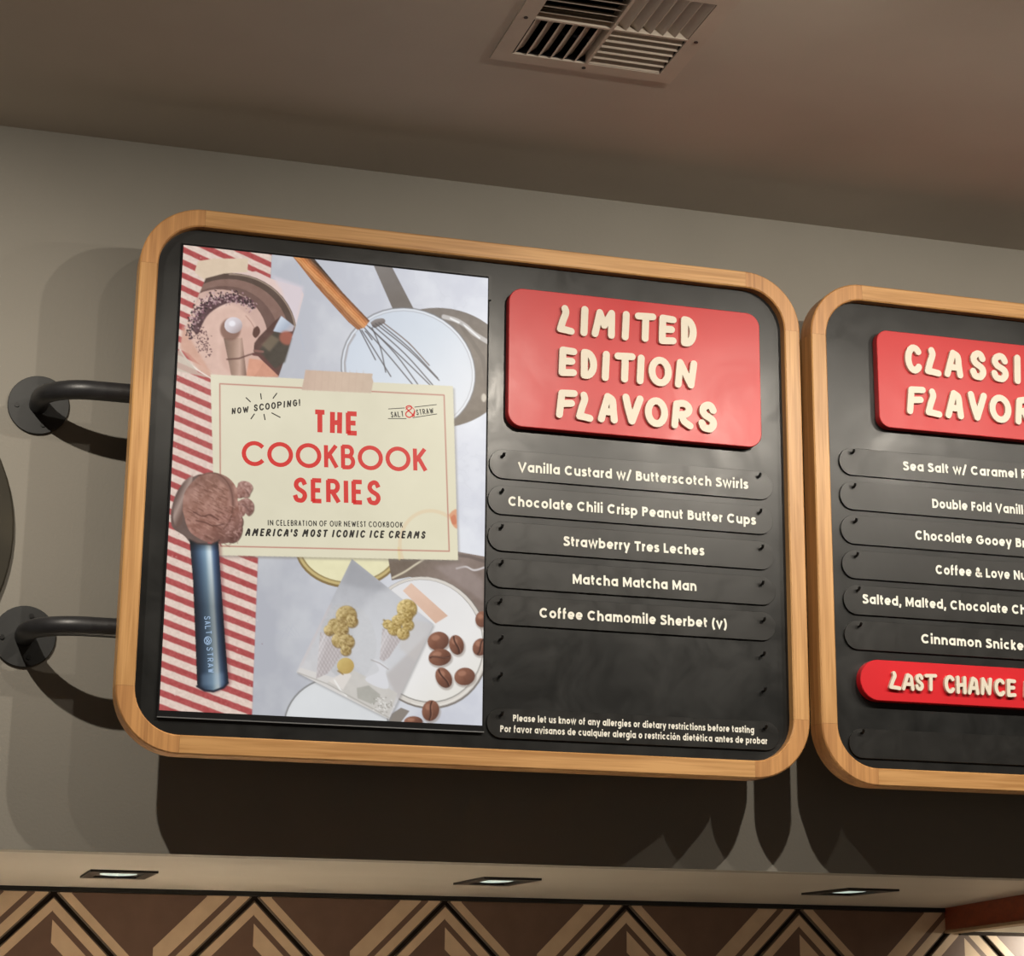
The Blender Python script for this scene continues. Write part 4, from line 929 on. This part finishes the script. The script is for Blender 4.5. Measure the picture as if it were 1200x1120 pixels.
for k in range(150):
    a = r2.uniform(0, 2*math.pi); d = math.sqrt(r2.random()); x, y = 243+27*d*math.cos(a), 596+34*d*math.sin(a); L_ = r2.uniform(2, 8)
    stroke([(x, y), (x+L_*.5, y+L_*.22), (x+L_, y+L_*.55)], r2.uniform(.7, 1.8), (98, 62, 52) if r2.random() < .55 else (190, 148, 132), .5)
for k in range(40):
    x, y = 272+r2.normal(0, 6), 618+r2.normal(0, 9); stroke([(x, y), (x+r2.normal(0, 3), y+r2.normal(0, 3))], 1.4, (112, 72, 66) if k % 2 else (192, 152, 142), .5)
stroke(cat([(227, 600), (238, 605), (246, 603), (256, 609)]), 1.8, (82, 48, 42), .8); stroke(cat([(230, 610), (240, 612), (250, 616), (262, 614)]), 1.8, (82, 48, 42), .7)
HN = [(222, 632), (230, 636), (248, 637), (256, 634), (259, 680), (264, 750), (268, 800), (262, 806), (250, 810.5), (238, 809), (231, 804.5), (228.5, 740), (226, 680)]
poly([(p[0]+3, p[1]+1) for p in HN], (110, 50, 54), .45, 2.5)
def handle(X, Y, s):
    k = (Y-634)/170; l_ = 224+7*k; r_ = 256+12*k; t2 = (X-l_)/(r_-l_)
    xs = [0, .10, .30, .48, .60, .68, .78, .9, 1]
    c = np.stack([np.interp(t2, xs, v) for v in ((24, 34, 74, 120, 196, 214, 92, 34, 22), (34, 48, 98, 148, 214, 226, 116, 52, 34), (46, 68, 124, 170, 222, 230, 146, 82, 50))], -1)
    f_ = np.clip(1.0-0.35*np.clip((Y-650)/60, 0, 1)+0.15*np.clip((Y-760)/40, 0, 1), 0, 1.2); dk = np.clip((646-Y)/12, 0, 1)
    return ((c*f_[..., None])*(1-.6*dk[..., None])+(N1[s]-.5)[..., None]*14).astype(np.float32)
poly(HN, handle); stroke([(231, 804), (240, 809), (250, 810), (262, 805.5), (267, 800)], 3, (24, 26, 40), .9); poly([(236, 790), (262, 788), (263, 802), (236, 804)], (150, 176, 200), .30, 3)
stroke([(222, 632), (232, 637), (248, 638), (257, 633)], 2.4, (60, 48, 46), .7)

# average the supersamples onto the mesh points
IMG = np.clip(IMG, 0, 255)
LINIMG = lin(IMG).astype(np.float32); pad = np.pad(LINIMG, ((1, 1), (1, 1), (0, 0)), mode='edge'); acc = np.zeros((NZ, NX, 3), np.float32)
for a in range(3):
    for b in range(3): acc += pad[a:a+(NZ-1)*SS+1:SS, b:b+(NX-1)*SS+1:SS]
acc /= 9
xs_, zs_ = np.meshgrid(np.linspace(sx0, sx1, NX), np.linspace(sz1, sz0, NZ))
scr = empty('digital_poster', ((sx0+sx1)/2, YP, sz0)); tag(scr, 'lit digital poster screen for THE COOKBOOK SERIES with striped cloth, whisk and scoop', 'screen')
me = bpy.data.meshes.new('picture'); nv = NX*NZ; me.vertices.add(nv)
co = np.stack([xs_.ravel(), np.full(nv, YSCR), zs_.ravel()], 1).astype(np.float32); me.vertices.foreach_set('co', co.ravel())
ii = (np.arange(NZ-1)[:, None]*NX+np.arange(NX-1)[None]).ravel(); quads = np.stack([ii, ii+NX, ii+NX+1, ii+1], 1).astype(np.int32); nf = len(quads)
me.loops.add(nf*4); me.loops.foreach_set('vertex_index', quads.ravel()); me.polygons.add(nf); me.polygons.foreach_set('loop_start', (np.arange(nf)*4).astype(np.int32))
me.update(); me.validate()
ca = me.color_attributes.new('picture', 'FLOAT_COLOR', 'POINT'); ca.data.foreach_set('color', np.concatenate([acc.reshape(-1, 3), np.ones((nv, 1), np.float32)], 1).ravel())
po = bpy.data.objects.new('picture', me); COL.objects.link(po); po.parent = scr; po.matrix_parent_inverse = Matrix.Translation(scr.location).inverted()
pm = bpy.data.materials.new('screen_picture'); pm.use_nodes = True; nt = pm.node_tree; b = nt.nodes['Principled BSDF']
at = nt.nodes.new('ShaderNodeAttribute'); at.attribute_name = 'picture'; nt.links.new(at.outputs['Color'], b.inputs['Emission Color'])
b.inputs['Emission Strength'].default_value = 0.97; b.inputs['Base Color'].default_value = (.01, .01, .01, 1); b.inputs['Roughness'].default_value = 0.35; b.inputs['Specular IOR Level'].default_value = 0.15
me.materials.append(pm)
bw = .0035; mb = MB(); mb.slab([(sx0-bw, sz0-.013), (sx1+bw, sz0-.013), (sx1+bw, sz1+bw), (sx0-bw, sz1+bw)], YSCR+.0004, YP-.0002, .0003); mb.build('bezel', M['bezel'], scr)
mb = MB(); mb.box(sx0-bw, sx1+bw, YSCR-.0016, YSCR+.0004, sz0-.0135, sz0-.0115); mb.build('bezel_lip', M['alu'], scr)  # bright metal strip standing in for the highlight along the lower bezel

mb = MB(); mb.box(sx1+.0012, sx1+.0075, YSCR-.0004, YP-.0002, sz1-.046, sz1+.006); mb.box(sx0-.002, sx1+.0012, YSCR-.0004, YP-.0002, sz1+.0036, sz1+.006); mb.build('bezel_seal', M['screw'], scr)  # black bars standing in for the dark gap beside and above the screen

# printed lettering on the picture
def print_text(text, p0, p1, cap, w, mname, name='lettering', sp=.22, slant=0.0, widths={}, keymap={}, cap_style='butt', yoff=.0006):
    Yp = YSCR-yoff; a = np.array(onY(*p0, Yp)); b = np.array(onY(*p1, Yp)); base = {'I': .30, 'i': .14, ' ': .35, "'": .15, '!': .2, 'M': .75, 'm': .72, 'W': .85, 'w': .8, 'T': .55, 't': .5, 'E': .48, 'e': .46, 'S': .52}
    items = []; W = 0
    for ch in text:
        wd = widths.get(ch, base.get(ch, .60)); items.append((W, wd, ch)); W += wd+(sp if ch != ' ' else 0)
    W -= sp; dv = (b-a)/W; uv = np.array([-(b-a)[1], (b-a)[0]]); uv = uv/np.linalg.norm(uv)*cap; mb = MB(); cnt = 0
    hx_ = w/2*cap/np.linalg.norm(dv); hy_ = w/2      # half stroke in box units
    for x, wd, ch in items:
        if ch == ' ': continue
        for st in CP[keymap.get(ch, ch)]:
            P = []
            for u, v in st:
                uu = x+(hx_+u*(wd-2*hx_) if wd > 2*hx_ else wd/2); vv = hy_+v*(1-2*hy_); q = a+dv*uu+uv*vv+dv/np.linalg.norm(dv)*slant*cap*vv; P.append((q[0], q[1]))
            if cap_style == 'butt' and math.dist(P[0], P[-1]) > 1e-6:
                for e0, e1 in ((0, 1), (-1, -2)):
                    L_ = math.dist(P[e0], P[e1]); q_ = w/2*cap/L_*(1.0 if abs(P[e0][0]-P[e1][0])*abs(P[e0][1]-P[e1][1]) < (0.12*L_)**2 else 0.35); P[e0] = (P[e0][0]+(P[e0][0]-P[e1][0])*q_, P[e0][1]+(P[e0][1]-P[e1][1])*q_)
            cnt += 1; put_ribbon(mb, P, w/2*cap, lambda u, v: (u, v), Yp-(cnt % 3)*.00005, None, cap_style)
    return mb.build(name, M[mname], scr, origin=(a[0], Yp, a[1]))
DECO = {'E': 'e', 'T': 't', 'B': 'B', 'R': 'r', 'I': 'i', 'A': 'a', 'F': 'f', 'L': 'l', 'N': 'n', 'M': 'm'}
pxm = 1/598.0
print_text('THE', (367.5, 508), (420, 510.6), 29.5*pxm, .20, 'printed_red', sp=.14, widths={'T': .5, 'H': .5, 'E': .5}, keymap=dict(DECO, H='H'))
print_text('COOKBOOK', (283.3, 545.6), (500.8, 553.2), 30.0*pxm, .165, 'printed_red', sp=.10, widths={'C': .86, 'O': .98, 'K': .55, 'B': .55}, keymap=DECO)
print_text('SERIES', (343.3, 588.6), (446.6, 592.2), 30.0*pxm, .18, 'printed_red', sp=.13, widths={'S': .58, 'E': .48, 'R': .58, 'I': .18}, keymap=DECO)
print_text('IN CELEBRATION OF OUR NEWEST COOKBOOK', (313.5, 615.8), (472.2, 618.2), 7.0*pxm, .15, 'printed_black', sp=.2, widths={'O': .85, 'C': .7, 'N': .72, 'W': .95}, keymap=DECO)
print_text("AMERICA'S MOST ICONIC ICE CREAMS", (287, 628), (498, 631.2), 9.2*pxm, .22, 'printed_black', sp=.22, slant=.18, keymap={'E': 'e'}, cap_style='round')
print_text('NOW', (271.5, 485.6), (291.5, 483.2), 7.6*pxm, .2, 'printed_black', sp=.2, slant=.15, cap_style='round')
print_text('SCOOPING!', (297.5, 482.0), (352, 475.4), 8.2*pxm, .2, 'printed_black', sp=.18, slant=.15, cap_style='round')
print_text('SALT', (458.5, 489.3), (473.5, 488.3), 7.2*pxm, .15, 'printed_black', sp=.18, keymap=DECO)
print_text('STRAW', (488.3, 486.6), (508.5, 484.4), 7.0*pxm, .15, 'printed_black', sp=.18, keymap=DECO)
def ink_lines(segs, w, mname, name):
    Yp = YSCR-.0006; mb = MB()
    for P in segs: put_ribbon(mb, [onY(x, y, Yp) for x, y in P], w*pxm/2, lambda u, v: (u, v), Yp, None, 'round')
    return mb.build(name, M[mname], scr)
o5, zo = (180, 430), 4.87
for s_ in (((528, 175), (552, 198)), ((611, 152), (615, 182)), ((703, 150), (682, 178)), ((575, 268), (556, 295)), ((630, 270), (636, 300)), ((675, 262), (722, 287))): ink_lines([[(o5[0]+x/zo, o5[1]+y/zo) for x, y in s_]], 1.3, 'printed_black', 'burst_line')
ink_lines([((455.4, 479.1), (474, 477.9)), ((486, 476.9), (511.4, 474)), ((455, 490.4), (476, 490.4)), ((484, 489.3), (511.8, 485))], .9, 'printed_black', 'logo_rules')
A_ = cat([(485.5, 487.5), (476.5, 478.5), (477.5, 475.8), (481, 475.6), (482.5, 478), (479, 481), (476, 483.5), (476, 487), (480, 489), (484, 486), (486, 481.5)], 4)
ink_lines([A_], 1.5, 'printed_red', 'ampersand'); ink_lines([arc(480.5, 483, 5.6, 6.2, 60, -150)], .8, 'printed_red', 'logo_ring')
# lettering down the scoop handle
def down_text(text, p0, p1, cap):
    Yp = YSCR-.0006; a = np.array(onY(*p0, Yp)); b = np.array(onY(*p1, Yp)); n = len(text); dv = (b-a)/(n-.3); uv = np.array([-(b-a)[1], (b-a)[0]]); uv = uv/np.linalg.norm(uv)*cap; mb = MB()
    for k, ch in enumerate(text):
        for st in CP[DECO.get(ch, ch)]:
            put_ribbon(mb, [tuple(a+dv*(k+.1+.55*u)+uv*v) for u, v in st], .9*pxm/2, lambda u, v: (u, v), Yp, None, 'butt')
    mb.build('lettering', M['printed_pale'], scr, origin=(a[0], Yp, a[1]))
down_text('SALT', (239.5, 722), (241.5, 743), 6*pxm); down_text('STRAW', (242.5, 758), (244.2, 788), 6*pxm)
ink_lines([arc(243.5, 750.5, 4, 4.6, 0, 360), cat([(245.5, 753), (241.5, 749), (242.6, 747.4), (244.6, 748.6), (241.8, 752), (243.6, 754), (246, 750)], 3)], .9, 'printed_pale', 'handle_emblem')
